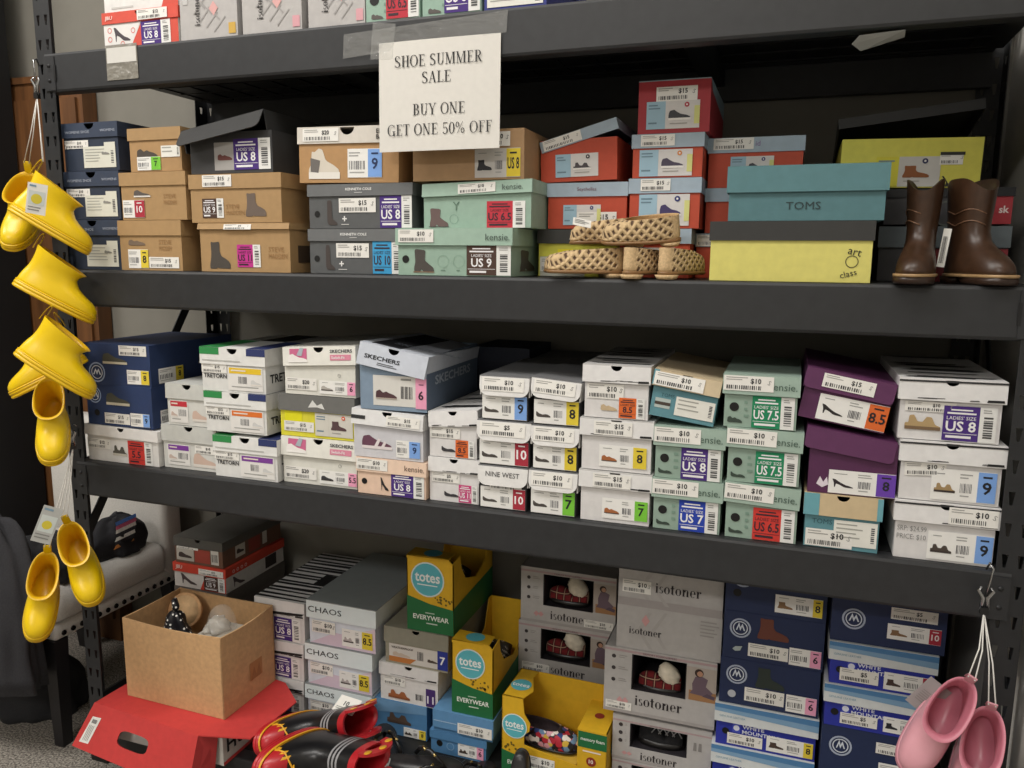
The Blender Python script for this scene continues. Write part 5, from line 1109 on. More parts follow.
# brown western boots
LB = mat('#402b1d', 'leather'); LI = mat('#2e211a', 'leather'); LS = mat('#a98a62', 'leather'); LH = mat('#33231a', 'leather')
WEST = [(.10, .02, 1.0, .185), (.14, .015, 1.0, .19), (.19, .01, .98, .185), (.24, .01, .94, .178), (.29, .012, .87, .168), (.34, .015, .78, .158), (.39, .02, .69, .15), (.45, .022, .61, .146), (.55, .018, .56, .148), (.68, .01, .56, .156), (.8, .0, .57, .166), (.95, -.01, .58, .175), (1.10, -.02, .59, .184)]
def west_boot(proto, label, pos, toe, L=.150):
    if proto is None:
        r = empty('western_boot')
        mb = boot_mesh(LB, L, WEST, tilt=.0, inner=LI, wall=.022, dz=lambda a: -.14*abs(math.cos(a))**3+.02, top_t=3)
        for zz in (.62, .74):   # stitched scallops round the shaft
            mb.tube([Vector(p)*1.0 for p in outline(zz, .010, .566, .158+.008*(zz-.6)*8, L, 28, 0, lambda a: .05*abs(math.sin(2*a)))][:15], .0011, mat('#7a5a44', 'leather'), 5)
        mb.build('boot_shaft', r)
        s = MB(); s.loft([outline(.072, .0, 1.03, .20, L), outline(.080, -.005, 1.045, .208, L), outline(.102, -.005, 1.045, .208, L), outline(.106, .0, 1.035, .2, L)], LS); 
        s.build('welt', r)['label'] = 'pale tan stitched welt'
        s = MB(); s.loft([outline(.0, .02, .30, .15, L), outline(.075, -.0, .32, .165, L)], LH); s.build('heel', r)
        s = MB(); s.loft([outline(.0, .36, 1.0, .19, L), outline(.02, .34, 1.02, .2, L), outline(.074, .30, 1.03, .2, L)], LH); s.build('sole', r)
    else: r = copy_tree(proto)
    tag(r, label, 'boot', 'brown western boots')
    M = frame(toe, (0, 0, 1)); M.translation = Vector(pos)-(M.to_3x3() @ Vector((0, .3*L, 0))); place(r, M); return r
wb = west_boot(None, 'small brown leather western boot with V cut top beside the teal box', (1.776, .070, ZB+.001), (-.22, -.97, 0))
west_boot(wb, 'small brown leather western boot turned to the right at the end of the shelf', (1.846, .080, ZB+.001), (.42, -.90, 0))

# woven flats
WV = weave_mat(); TN = mat('#d3b58a', 'cloth'); TS = mat('#8f6c47', 'rubber'); TNI = mat('#c7a67a', 'cloth')
FLAT = [(.0, .02, .99, .165), (.04, .0, 1, .178), (.10, .0, .995, .178), (.16, .004, .98, .172), (.21, .008, .93, .166), (.25, .01, .84, .16), (.285, .012, .75, .154), (.31, .012, .70, .15)]
def flat_shoe(proto, label, pos, toe, up=(0, 0, 1), L=.140, group='woven tan flats', mats=None, cat='flat shoe', name='woven_flat'):
    if proto is None:
        mu, mi_, ms, mh = mats or (WV, TNI, TS, TN)
        r = empty(name)
        boot_mesh(mu, L, FLAT, tilt=.06, inner=mi_, wall=.018, top_t=3, matfn=lambda c: mh if c.y < .10 else None).build('upper', r)
        s = MB(); s.loft([outline(-.03, .0, .99, .17, L), outline(-.012, -.012, 1.01, .185, L), outline(.006, -.012, 1.01, .185, L), outline(.014, .0, 1.0, .176, L)], ms); s.build('sole', r)
        s = MB(); s.loft([outline(-.085, .02, .24, .12, L), outline(-.03, -.01, .27, .15, L)], mh); s.build('heel', r)
    else: r = copy_tree(proto)
    tag(r, label, cat, group)
    M = frame(toe, up); M.translation = Vector(pos); place(r, M); return r
zf = ZB+.0128
fl = flat_shoe(None, 'woven tan flat on the shelf, leftmost and lowest of the pile', (1.262, .094, zf), (-.96, -.26, .0))
flat_shoe(fl, 'woven tan flat on the shelf under the upper shoes, toe pointing left', (1.285, .040, zf), (-.95, -.30, .0))
flat_shoe(fl, 'woven tan flat lying on top, its toe over the leftmost shoe', (1.312, .092, ZB+.070), (-.985, -.16, -.03))
flat_shoe(fl, 'woven tan flat on top of the pile, nearest the shelf edge', (1.386, .036, ZB+.073), (-.985, -.10, -.04), (-.1, -.25, .97))
flat_shoe(fl, 'woven tan flat standing heel to the aisle, left of the two heels', (1.300, -.013, zf), (.36, .93, 0))
flat_shoe(fl, 'woven tan flat standing heel to the aisle, right of the two heels', (1.361, -.004, zf), (.36, .93, 0))
card('paper_tag', 'white curled paper tag on top of the woven flats', 'tag', (1.205, .04, ZB+.108), .034, .022, (R(-50), .2, R(20)), lambda m, F: d_lines(m, F, .1, .2, .9, .8, 3, '#8a8a86', .0008), group='paper tags')
# ------------------------------------------------------------------ carton, red boot box, loose shoes at the bottom
CK = mat('#c8a174', 'kraft')
def carton(x, y, z, w, d, h, yaw, label):
    r = empty('cardboard_carton', (x, y, z), (0, 0, R(yaw))); tag(r, label, 'carton')
    t = .004; ins = mat('#b8956a', 'kraft')
    mb = MB()
    bow = lambda u: .006*math.sin(PI*u)
    def wall(p, q, n, zb=0, name='side_panel', out=0):
        m_ = MB(); p = Vector(p); q = Vector(q); n = Vector(n); N_ = 10; rows = []
        for side_ in (0, 1):
            for k in range(N_+1):
                u = k/N_; b = p.lerp(q, u); base = b-n*(t*side_); top_ = b+n*(bow(u)*out-t*side_)+Vector((0, 0, h-.004*math.sin(PI*u)))
                rows.append((base, top_))
        v = [c for rw in rows for c in rw]; f = []
        for s_ in (0, 1):
            o = s_*(N_+1)*2
            for k in range(N_): a = o+k*2; f.append((a, a+2, a+3, a+1) if s_ == 0 else (a, a+1, a+3, a+2))
        o = (N_+1)*2
        for k in range(N_): f.append((k*2+1, k*2+3, o+k*2+3, o+k*2+1)); f.append((k*2, o+k*2, o+k*2+2, k*2+2))
        f.append((0, 1, o+1, o)); f.append((N_*2, o+N_*2, o+N_*2+1, N_*2+1))
        m_.add(v, f, CK); return m_
    A = [(-w/2, 0, 0), (w/2, 0, 0), (w/2, d, 0), (-w/2, d, 0)]
    for i, n in enumerate(((0, -1, 0), (1, 0, 0), (0, 1, 0), (-1, 0, 0))):
        m_ = wall(A[i], A[(i+1) % 4], n, out=.6)
        if i == 1:
            F = Face((w/2, 0, 0), (0, 1, 0), (0, 0, 1), (1, 0, 0), d, h); d_rect(m_, F, .48, .24, .72, .46, '#b07a48', .003); d_poly(m_, F, [(.5, .24), (.56, .4), (.6, .28), (.66, .42), (.7, .24)], '#9c6a3c', .0034)
        m_.build('side_panel', r)
    mb.box(-w/2+.004, .004, .0, w/2-.004, d-.004, .005, CK); mb.build('bottom_panel', r)
    return r
RZ = .202
carton(.222, -.002, RZ+.0012, .298, .194, .206, -1.0, 'open brown cardboard carton full of odds and ends on the red box')
# the things in the carton
r = empty('cork_disc', (.132, .152, .372), (R(70), 0, R(12))); mb = MB()
mb.loft([[(.046*k*math.cos(2*PI*i/40), .046*k*math.sin(2*PI*i/40), z) for i in range(40)] for z, k in ((0, .97), (.002, 1), (.008, 1), (.01, .97))], mat('#cfa173', 'kraft')); mb.build('disc', r)
mb = MB(); mb.loft([[(.039*math.cos(2*PI*i/40), .039*math.sin(2*PI*i/40), z) for i in range(40)] for z in (.010, .0104)], mat('#d6b083', 'kraft')); mb.build('face_pad', r)
tag(r, 'round tan disc leaning at the back inside the open carton', 'disc')
mb = MB(); rr = []
for i in range(14):
    t = i/13; rad = .042*(1-t)**.6*(1+.12*math.sin(9*t))+.004
    rr.append([((rad*(1+.22*math.sin(3*a+5*t)))*math.cos(a), rad*.8*(1+.2*math.cos(4*a+3*t))*math.sin(a), .085*t) for a in [2*PI*k/30 for k in range(30)]])
mb.loft(rr, dots_mat()); r = empty('headscarf', (.172, .072, .330)); o = mb.build('knotted_cloth', r)
mb = MB(); mb.tube([(0, 0, .08), (.006, -.004, .095), (-.004, .002, .108), (-.012, .004, .1)], [.007, .009, .008, .003], dots_mat()); mb.build('knot', r)
mb = MB(); mb.box(-.045, -.04, -.118, .055, .04, .002, mat('#1d1c20', 'cloth')); mb.build('folded_cloth', r)
tag(r, 'black scarf with white dots bunched in the open carton', 'scarf')
mb = MB(); rr = []
for i in range(12):
    t = i/11; rr.append([(.036*math.cos(a)*math.cos(t*1.35), .036*math.sin(a)*math.cos(t*1.35), .06*math.sin(t*1.5)) for a in [2*PI*k/28 for k in range(28)]])
mb.loft(rr, clear_mat('clear_plastic', '#d9d6cf', .16, .05), True, True); r = empty('plastic_dome', (.288, .100, .372)); mb.build('dome', r)
mb = MB(); rr = []
for i in range(8):
    t = i/7; rr.append([(.032*(1-.5*t)*(1+.2*math.sin(5*a+7*t))*math.cos(a)-.014, .034*(1-.4*t)*(1+.22*math.cos(6*a+4*t))*math.sin(a), .028*t-.004) for a in [2*PI*k/26 for k in range(26)]])
mb.loft(rr, clear_mat('crumpled_wrap', '#e8e4da', .45, .15)); mb.build('crumpled_wrap', r)
mb = MB(); mb.box(-.045, -.04, -.160, .035, .045, -.006, mat('#b9b1a4', 'paper')); mb.build('backing_card', r)
tag(r, 'clear plastic dome with crumpled wrap in the open carton', 'packaging')

# red boot box: grey-white tray under a red lid with flared flaps
RD = mat('#c63c3a', 'card'); RDI = mat('#a02c2c', 'card'); GYB = mat('#c9c5bf', 'card')
r = empty('boot_box', (.19, -.05, ZD+.0007)); tag(r, 'large red boot box with flared lid and hand hole under the open carton', 'boot box')
ox, oy, oz = .19, -.05, ZD+.0007
loc = lambda x, y, z: (x-ox, y-oy, z-oz)
x0, x1, y0, y1, zt = .022, .356, -.052, .192, RZ
mb = MB()
mb.box(*loc(x0+.01, y0+.012, ZD+.0007), *loc(x1+.036, y1-.012, zt-.004), GYB)
F = Face(loc(x1+.036, y0+.012, ZD+.0007), (0, 1, 0), (0, 0, 1), (1, 0, 0), y1-y0-.024, zt-ZD-.005)
d_rect(mb, F, 0, .0, 1, .1, '#c63c3a', .0008); d_text(mb, F, 'HUNTER', .06, .3, .42, '#17171a', .001, True, 'l', 1.35, .9)
mb.build('box_body', r)
mb = MB(); mb.slab([loc(x0, y0, zt), loc(x1, y0-.026, zt), loc(x1+.016, y1, zt), loc(x0+.012, y1, zt)], (0, 0, 1), .003, RD)
mb.build('lid', r)
# front flap with a real hand hole
P0, P1 = Vector(loc(x0-.001, y0, zt)), Vector(loc(x1, y0-.026, zt)); Q0, Q1 = Vector(loc(x0-.040, y0-.040, zt-.100)), Vector(loc(x1-.006, y0-.064, zt-.122))
mb = MB(); n = 14
def fp(u, v): return (P0.lerp(P1, u)).lerp(Q0.lerp(Q1, u), v)
hol = []
for i in range(28):
    a = 2*PI*i/28; hol.append((.47+.135*math.copysign(abs(math.cos(a))**.55, math.cos(a)), .50+.165*math.copysign(abs(math.sin(a))**.55, math.sin(a))))
outr = []
for (u, v) in hol:
    du, dv = u-.47, v-.5; k = min((.53 if du > 0 else .47)/abs(du) if abs(du) > 1e-6 else 9e9, .5/abs(dv) if abs(dv) > 1e-6 else 9e9); outr.append((.47+du*k, .5+dv*k))
for cu, cv in ((0, 0), (1, 0), (0, 1), (1, 1)):
    i = min(range(28), key=lambda j: (outr[j][0]-cu)**2+(outr[j][1]-cv)**2); outr[i] = (cu, cv)
nr_ = (P1-P0).cross(Q0-P0).normalized()
if nr_.y > 0: nr_ = -nr_
for s_ in (0, 1):
    v = [fp(*q)-nr_*(.003*s_) for q in hol]+[fp(*q)-nr_*(.003*s_) for q in outr]
    fs = [(i, (i+1) % 28, 28+(i+1) % 28, 28+i) for i in range(28)]
    mb.add(v, fs if s_ else [f[::-1] for f in fs], RD if not s_ else RDI)
v = [fp(*q) for q in hol]+[fp(*q)-nr_*.003 for q in hol]; mb.add(v, [(i, (i+1) % 28, 28+(i+1) % 28, 28+i) for i in range(28)], RDI)
mb.build('front_flap', r)
S = MB(); q = [(.05, .28), (.13, .26), (.12, .84), (.04, .86)]; S.add([fp(*a)+nr_*.0008 for a in q], [(0, 1, 2, 3)], mat('#e6e4df', 'paper'))
for k in range(7): vv = .33+k*.012+.0*k; S.add([fp(*a)+nr_*.0013 for a in ((.065, vv), (.11, vv), (.11, vv+.007), (.065, vv+.007))], [(0, 1, 2, 3)], mat('#4a4a4c', 'ink'))
for k in range(4): uu = .062+k*.013; S.add([fp(*a)+nr_*.0013 for a in ((uu, .46), (uu+.004, .46), (uu+.002, .8), (uu-.002, .8))], [(0, 1, 2, 3)], mat('#8a8a88', 'ink'))
S.build('shipping_label', r)
mb = MB(); mb.slab([loc(x1-.001, y0-.024, zt+.001), loc(x1+.112, y0+.016, zt-.006), loc(x1+.124, y1-.065, zt-.004), loc(x1+.050, y1-.005, zt), loc(x1+.014, y1, zt+.001)], (0, 0, 1), .003, RD); mb.build('side_flap', r)
mb = MB(); mb.slab([P1, Vector(loc(x1+.028, y0+.008, zt-.008)), Vector(loc(x1+.024, y0-.004, zt-.090)), Q1], (.5, -.8, 0), .003, RDI); mb.build('corner_gusset', r)

# black and red fireman boots
BKR = mat('#19191b', 'rubber'); RDR = mat('#b8242c', 'rubber'); YLR = mat('#e2a92c', 'rubber'); GRR = mat('#9a9a9c', 'rubber')
TALL = [(.085, 0, 1, .176), (.13, .004, .99, .176), (.17, .008, .975, .174), (.21, .012, .94, .170), (.25, .016, .885, .165), (.29, .02, .80, .16), (.33, .024, .71, .155), (.38, .028, .64, .152), (.44, .03, .59, .15), (.50, .03, .57, .15), (.56, .03, .565, .152), (.62, .03, .565, .154), (.645, .03, .565, .155), (.67, .03, .565, .155), (.695, .03, .565, .155), (.72, .03, .565, .156), (.745, .03, .565, .157), (.82, .03, .57, .158), (.90, .028, .575, .16), (.93, .027, .58, .161), (1.0, .022, .585, .165)]
def fire_mat(c):
    if c.z > .91: return RDR
    if .62 < c.z < .645 or .67 < c.z < .695 or .72 < c.z < .745: return GRR
    if c.z < .3 and c.y > .80: return RDR
    if c.z < .32 and .765 < c.y <= .80: return YLR
    if .10 < c.z < .125: return YLR
    return None
def fire_boot(proto, label, pos, toe, up, L=.203):
    if proto is None:
        r = empty('fireman_boot')
        boot_mesh(BKR, L, TALL, tilt=.0, inner=RDR, matfn=fire_mat, top_t=2).build('boot_shaft', r)
        sole_mesh(RDR, L).build('sole', r)
        mb = MB()
        for k in (.106, .118): 
            o = outline(k, -.006, 1.006, .186, L); mb.tube(o+[o[0]], .0016, YLR, 6, False)
        mb.tube([(-.168*L, .79*L, .12*L), (-.15*L, .775*L, .24*L), (0, .765*L, .335*L), (.15*L, .775*L, .24*L), (.168*L, .79*L, .12*L)], .0022, YLR, 6)
        mb.build('yellow_piping', r)
        mb = MB(); mb.tube([(.03*L*math.cos(a), .772*L+.006*math.sin(a), .36*L+.03*L*math.sin(a)) for a in [2*PI*k/14 for k in range(15)]], .0022, YLR, 6); mb.build('toe_emblem', r)
        for s in (-1, 1):
            h = MB(); x = s*.165*L
            out = []
            for i in range(20):
                a = PI*i/19; out.append((x, (.30+.22*math.cos(a))*L, (1.0+.20*math.sin(a))*L))
            for i in range(20):
                a = PI*(1-i/19); out.append((x, (.30+.12*math.cos(a))*L, (1.0+.09*math.sin(a))*L))
            h.slab(out, (s, 0, 0), .006, RDR)
            for dy in (-.16, .0, .16): h.loft([[(x+s*o_, (.30+dy+.05*math.cos(b)*k)*L, (1.0+(.085 if dy else .145)+.035*math.sin(b)*k)*L) for b in [2*PI*q/12 for q in range(12)]] for o_, k in ((.0005, 1), (.0015, .9))], YLR)
            h.build('pull_handle', r)
    else: r = copy_tree(proto)
    tag(r, label, 'boot', 'black and red rubber boots')
    M = frame(toe, up); M.translation = Vector(pos); place(r, M); return r
fb = fire_boot(None, 'black rubber boot with red toe cap lying behind its mate beside the red box', (.534, .142, ZD+.046), (-.22, -.92, .16), (.90, .02, .32))
fire_boot(fb, 'black rubber boot with red toe cap lying nearest the aisle', (.630, .010, ZD+.106), (-.2, -.95, .12), (.95, -.16, .14))
card('paper_tag', 'white price card lying on the black and red boots', 'tag', (.655, .100, ZD+.150), .060, .042, (R(-66), 0, R(-8)), lambda m, F: (d_text(m, F, '10', .35, .4, .3, '#55585c', .0008, True), d_lines(m, F, .1, .1, .9, .3, 2, '#8a8a86', .0008)), group='paper tags')

# black thong sandals
BK = mat('#1b1b1d', 'rubber'); BKI = mat('#2b2a2c', 'leather'); GO = mat('#c9b27a', 'chrome')
def thong(proto, label, pos, yaw, L=.215):
    if proto is None:
        r = empty('thong_sandal'); K = lambda a: .165*(1-.22*math.exp(-((math.cos(a)+.05)/.45)**2))
        def ol(z, g):
            o = []
            for i in range(40):
                a = 2*PI*i/40; w = K(a)+g; o.append((w*math.copysign(abs(math.sin(a))**.85, math.sin(a))*(1+.16*math.cos(a))*L, (.5+(.5+g)*math.cos(a))*L, z))
            return o
        mb = MB(); mb.loft([ol(0, -.01), ol(.004, 0), ol(.016, 0), ol(.019, -.012)], BK); mb.build('sole', r)
        mb = MB(); mb.loft([ol(.019, -.02), ol(.0202, -.022)], BKI); F = Face((-.05*L, .06*L, .0203), (1, 0, 0), (0, 1, 0), (0, 0, 1), .1*L, .14*L); d_rect(mb, F, 0, 0, 1, 1, '#8f8f8c', .0003); d_lines(mb, F, .1, .1, .9, .9, 4, '#3a3a3a', .0006); mb.build('footbed', r)
        for s in (-1, 1):
            mb = MB(); pts = [Vector((0, .80*L, .020)), Vector((s*.02*L, .76*L, .036)), Vector((s*.085*L, .64*L, .052)), Vector((s*.15*L, .50*L, .038)), Vector((s*.162*L, .44*L, .014))]
            mb.tube(pts, [.003, .0045, .006, .0055, .005], BK, 8); mb.build('strap', r)
            mb = MB()
            for t in (.3, .45, .6, .75):
                c = pts[1].lerp(pts[3], t)+Vector((0, 0, .012)); mb.tube([c-Vector((s*.004, -.004, 0)), c+Vector((s*.004, -.004, 0))], .0036, GO, 8)
            mb.build('gold_trim', r)
    else: r = copy_tree(proto)
    tag(r, label, 'sandal', 'black thong sandals'); M = frame(*yaw); M.translation = Vector(pos); place(r, M); return r
th = thong(None, 'black thong sandal with gold trim behind its mate before the blue boxes', (.808, -.014, ZD+.004), ((-.50, .84, .16), (.1, -.15, .98)))
thong(th, 'black thong sandal with gold trim and grey sole sticker, nearer the aisle', (.752, .022, ZD+.046), ((.97, .16, .02), (.0, -.42, .9)))
thong(th, 'black thong sandal at the right, partly under the other two', (.930, -.04, ZD+.001), ((.25, .96, .0), (0, 0, 1)))
flat_shoe(None, 'black shoe standing on its heel before the wide yellow display box', (1.081, .088, ZD+.004), (.0, .12, .99), (0, -1, .1), L=.112, group='black shoes', mats=(BKI, BK, BK, BKI), cat='shoe', name='black_shoe')
r = fl2 = flat_shoe(None, 'floral slipper shown in the wide yellow display box', (1.034, .202, ZD+.078), (.995, -.06, -.0), L=.152, group='floral slippers', mats=(floral_mat(), mat('#3a2f33', 'cloth'), BK, floral_mat()), cat='slipper', name='floral_slipper')
flat_shoe(None, 'dark floral slipper standing in the tall display box on the grey box', (.812, .400, ZD+.315), (.0, -.80, .60), (0, .6, .8), L=.17, group='dark floral slippers', mats=(dots_mat(), BK, BK, dots_mat()), cat='slipper', name='floral_slipper')
flat_shoe(None, 'dark floral slipper in the tall display box on the flat blue boxes', (.938, .370, ZD+.145), (.0, -.80, .60), (0, .6, .8), L=.17, group='dark floral slippers', mats=(dots_mat(), BK, BK, dots_mat()), cat='slipper', name='floral_slipper')
mb = MB(); mb.box(1.035, .152, ZD+.0035, 1.19, .245, ZD+.070, mat('#caa53a', 'card')); o = mb.build('card_insert'); tag(o, 'yellow card insert under the floral slipper', 'insert')

# ------------------------------------------------------------------ left side: chair, clothes, cabinets
CF = mat('#cfccc6', 'fabric'); CL = mat('#19171a', 'wood'); ND = mat('#2b2826', 'chrome')
ch = empty('upholstered_chair', (-.38, .28, 0)); tag(ch, 'off white upholstered chair with nailhead trim and black legs left of the rack', 'chair')
cx, cy = -.38, .28
def rbox(x0, y0, z0, x1, y1, z1, m, r=.015, seg=4):
    mb = MB(); rings = []
    def rr(z, q):
        o = []
        for (ax, ay, a0) in ((x1-r, y1-r, 0), (x0+r, y1-r, 90), (x0+r, y0+r, 180), (x1-r, y0+r, 270)):
            for i in range(seg+1): a = R(a0+90*i/seg); o.append((ax+(r-q)*math.cos(a)-cx, ay+(r-q)*math.sin(a)-cy, z))
        return o
    rings = [rr(z0, r*.5), rr(z0+r*.4, 0), rr(z1-r, 0), rr(z1-r*.35, r*.35), rr(z1, r*.95)]
    mb.loft(rings, m); return mb
rbox(-.600, .005, .300, -.160, .44, .345, CF, .012).build('seat_rail', ch)
rbox(-.598, .000, .346, -.150, .40, .440, CF, .03).build('seat_cushion', ch)
rbox(-.605, .395, .300, -.158, .475, .80, CF, .02).build('backrest', ch)
for (lx, ly, tx, ty) in ((-.182, .022, 0, 0), (-.578, .022, 0, 0), (-.182, .43, 0, .03), (-.578, .43, 0, .03)):
    mb = MB(); mb.loft([[(lx+a*.015-cx+tx, ly+b*.015-cy+ty, .0) for a, b in ((-1, -1), (1, -1), (1, 1), (-1, 1))], [(lx+a*.021-cx, ly+b*.021-cy, .300) for a, b in ((-1, -1), (1, -1), (1, 1), (-1, 1))]], CL, smooth=False); mb.build('leg', ch)
mb = MB()
def nail(x, y, z, n): 
    p = Vector((x-cx, y-cy, z)); n = Vector(n); mb.tube([p-n*.001, p+n*.0025, p+n*.0035], [.0075, .0065, .002], ND, 8)
for i in range(15): nail(-.158, .03+i*.0285, .316, (1, 0, 0))
for i in range(14): nail(-.185-i*.03, .004, .316, (0, -1, 0))
for i in range(16): nail(-.157, .475-.012, .33+i*.0, (1, 0, 0)) if i == 0 else None
mb.build('nailhead_trim', ch)
def drape(name, label, cat, pts_fn, nu, nv, m, th=.012):
    mb = MB(); top_ = [[Vector(pts_fn(i/nu, j/nv)) for j in range(nv+1)] for i in range(nu+1)]
    v = [p for row in top_ for p in row]; W_ = nv+1
    f = [(i*W_+j, i*W_+j+1, (i+1)*W_+j+1, (i+1)*W_+j) for i in range(nu) for j in range(nv)]
    mb.add(v, f, m, True)
    return mb
from mathutils import noise
CLB = mat('#232326', 'cloth'); CLC = mat('#2c2c30', 'cloth')
def heap(m, cx_, cy_, rx, ry, h, seed, z0=0.0, lump=.18, folds=9):
    mb = MB(); rings = []
    nr, na = 22, 56
    for i in range(nr):
        t = i/(nr-1); ring = []
        for k in range(na):
            a = 2*PI*k/na
            rad = math.cos(t*PI/2)**.55
            f = 1+lump*noise.noise(Vector((math.cos(a)*1.6, math.sin(a)*1.6, t*2.2+seed)))+.055*math.sin(folds*a+6*noise.noise(Vector((t*2, seed, math.cos(a)))))*(1-t)
            f += .06*noise.noise(Vector((math.cos(a)*5, math.sin(a)*5+seed, t*6)))
            zz = h*math.sin(t*PI/2)**.9*(1+.16*noise.noise(Vector((math.cos(a)*2, math.sin(a)*2+seed, t*3))))
            ring.append((cx_+rx*rad*f*math.cos(a), cy_+ry*rad*f*math.sin(a), z0+zz))
        rings.append(ring)
    mb.loft(rings, m); return mb
o = heap(CLB, -.270, .085, .120, .085, .105, 3.1, .441, .34).build('black_jacket'); tag(o, 'black jacket bunched on the seat of the off white chair', 'jacket', 'dark clothes')
o = heap(CLC, -.345, -.060, .205, .06, .46, 7.7, .20, .30, 13).build('dark_coat'); tag(o, 'charcoal coat draped down the front of the off white chair', 'coat', 'dark clothes')
o = heap(CLB, -.42, .14, .15, .10, .16, 12.4, .0, .3, 8).build('black_sweater'); tag(o, 'black sweater crumpled on the carpet under the chair', 'sweater', 'dark clothes')
r = empty('graphic_shirt', (-.212, .275, .441)); heap(mat('#1e1e22', 'cloth'), 0, 0, .055, .085, .110, 5.5, 0, .45).build('folded_shirt', r)
mb = MB()
for k, c in enumerate(('#4a6fb0', '#c45f7a', '#dcd9d2', '#2a2a2e', '#dcd9d2', '#2a2a2e', '#b8763a')):
    mb.add([(.052-.020*(k/7)**1.5, -.055+.01*k*.2, .112-k*.012), (.056-.018*(k/7)**1.5, .015, .118-k*.012), (.058-.018*(k/7)**1.5, .015, .108-k*.012), (.054-.020*(k/7)**1.5, -.055, .102-k*.012)], [(0, 1, 2, 3)], mat(c, 'cloth'))
mb.build('printed_graphic', r); tag(r, 'dark shirt with a striped colour print folded on the chair beside the post', 'shirt', 'dark clothes')
WD = mat('#6a4526', 'wood'); DK = mat('#15130f', 'wood'); BL_ = mat('#121214', 'paint')
r = empty('wooden_cabinet', (-1.075, .532, 0)); tag(r, 'tall brown wooden cabinet against the wall at the far left', 'cabinet')
mb = MB(); mb.box(-.66, -.015, 0, .59, .038, 1.81, WD); mb.build('carcass', r)
mb = MB(); mb.box(-.66, -.022, 1.8105, .592, .038, 1.83, WD); mb.build('top_board', r)
for a, b in ((-.64, -.02), (.0, .57)):
    mb = MB(); mb.box(a, -.024, .08, b, -.0152, 1.76, WD); mb.build('door', r)
r = empty('black_cabinet', (-1.085, .410, 0)); tag(r, 'black open cabinet standing before the brown one at the left edge', 'cabinet')
def cb(name, *a, m=BL_): mb = MB(); mb.box(*a, m); mb.build(name, r)
cb('side_panel', .30, -.09, 0, .335, .09, 2.3); cb('side_panel', -.58, -.09, 0, -.55, .09, 2.3); cb('back_panel', -.5495, .07, 0, .2995, .09, 2.3)
for z in (.06, .55, .93, 1.42, 1.9, 2.27): cb('shelf', -.5495, -.09, z, .2995, .0695, z+.025)
for z in (.93, 1.18): cb('shelf_edge', .12, -.1, z, .27, -.0905, z+.03, m=mat('#8a8a88', 'steel'))

# ------------------------------------------------------------------ sign, tape, label holder
def sign():
    w, h = .246, .200
    r = empty('paper_sign', (.813, -.0105, 1.490), (R(-1.2), 0, 0)); mb = MB(); pm = mat('#dedbd4', 'paper')
    N_ = 12; v = []; f = []
    for s in (0, 1):
        for i in range(N_+1):
            for z in (0, h): v.append((w*i/N_, -.002*math.sin(PI*i/N_)+.0006*s, z+.0*i))
    for s in (0, 1):
        o = s*(N_+1)*2
        for i in range(N_): a = o+i*2; f.append((a, a+2, a+3, a+1) if s == 0 else (a, a+1, a+3, a+2))
    mb.add(v, f, pm); ink = mat('#1b1b1d', 'ink')
    for txt, u, vb, hh in (('SHOE SUMMER', .5, .765, .102), ('SALE', .49, .61, .102), ('BUY ONE', .51, .325, .102), ('GET ONE 50% OFF', .51, .145, .102)):
        H = hh*h; sx = 1.10
        W0 = serif_width(txt)*H*sx; x0 = u*w-W0/2
        serif_put(mb, lambda a, b: (x0+a, -.0030, vb*h+b), txt, H, sx, ink)
    mb.build('sheet', r); tag(r, 'white paper sale sign taped to the front of the top beam', 'sign')
sign()
def tape(pts, label, m):
    mb = MB(); mb.slab(pts, (0, -1, 0), .0006, m); o = mb.build('adhesive_tape'); tag(o, label, 'tape', 'clear tape strips')
TP = clear_mat('clear_tape', '#dcdcd8', .11, .08)
tape([(.735, -.0072, 1.668), (1.070, -.0072, 1.690), (1.072, -.0072, 1.727), (.738, -.0072, 1.712)], 'long clear tape strip over the top edge of the sale sign', TP)
tape([(.795, -.0084, 1.662), (.842, -.0084, 1.660), (.850, -.0084, 1.722), (.802, -.0084, 1.728)], 'short crumpled tape piece at the upper left corner of the sale sign', TP)
r = empty('label_holder', (.1480, -.0035, 1.664)); mb = MB(); mb.box(0, -.001, 0, .085, 0, .072, clear_mat('label_sleeve', '#9a968c', .75, .3)); mb.build('sleeve', r)
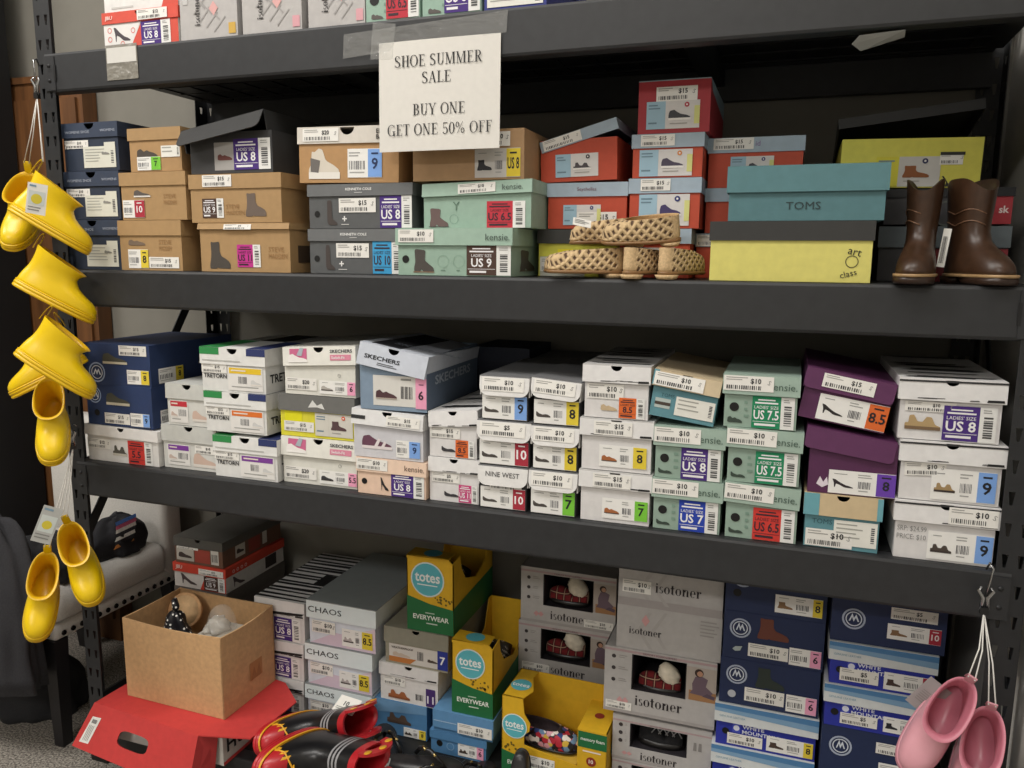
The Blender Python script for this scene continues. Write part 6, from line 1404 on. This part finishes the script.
mb = MB(); mb.box(.003, -.0016, .035, .083, -.0011, .066, mat('#d5d3cd', 'paper')); mb.build('paper_insert', r); tag(r, 'clear label sleeve with a white slip on the left of the top beam', 'label holder')
mb = MB(); mb.slab([(1.655, .012, 1.643), (1.720, .006, 1.645), (1.722, .03, 1.640), (1.66, .04, 1.626), (1.645, .025, 1.634)], (0, -.4, -.9), .0006, mat('#a9a8a4', 'paper')); o = mb.build('paper_scrap'); tag(o, 'torn white paper scrap under the top shelf at the right', 'paper scrap')
# ------------------------------------------------------------------ light and camera
def area(name, x, y, z, sx, sy, power, col=(1, .95, .88), rot=(0, 0, 0)):
    l = bpy.data.lights.new(name, 'AREA'); l.shape = 'RECTANGLE'; l.size = sx; l.size_y = sy; l.energy = power; l.color = col
    o = bpy.data.objects.new(name, l); COL.objects.link(o); o.location = (x, y, z); o.rotation_euler = rot; return o
LC = (1, .965, .92)
area('ceiling_light', -.15, -1.15, 3.32, 1.2, .6, 42, LC)
area('ceiling_light', 1.35, -1.2, 3.32, 1.2, .6, 22, LC)
area('ceiling_light', .3, -4.3, 3.32, 1.2, .6, 100, LC)
area('ceiling_light', -1.8, -1.7, 3.32, 1.2, .6, 56, LC)
w = bpy.data.worlds.new('world'); SC.world = w; w.use_nodes = True
w.node_tree.nodes['Background'].inputs['Color'].default_value = (.8, .85, 1, 1)
w.node_tree.nodes['Background'].inputs['Strength'].default_value = .02
cam = bpy.data.cameras.new('camera'); co = bpy.data.objects.new('camera', cam); COL.objects.link(co)
rt, up, fw = (Vector((.944, .331, .009)), Vector((-.061, .146, .987)), Vector((-.326, .932, -.158)))
fw.normalize(); rt = (rt-fw*rt.dot(fw)).normalized(); up = rt.cross(fw)
M = Matrix((rt, up, -fw)).transposed().to_4x4(); M.translation = (1.579, -1.4155, 1.2932)
co.matrix_world = M
cam.sensor_width = 36; cam.lens = 792.85/1024*36; cam.clip_start = .02
SC.camera = co
SC.view_settings.view_transform = 'Standard'; SC.view_settings.look = 'None'; SC.view_settings.gamma = 1; SC.view_settings.use_curve_mapping = False
SC.view_settings.exposure = -0.12
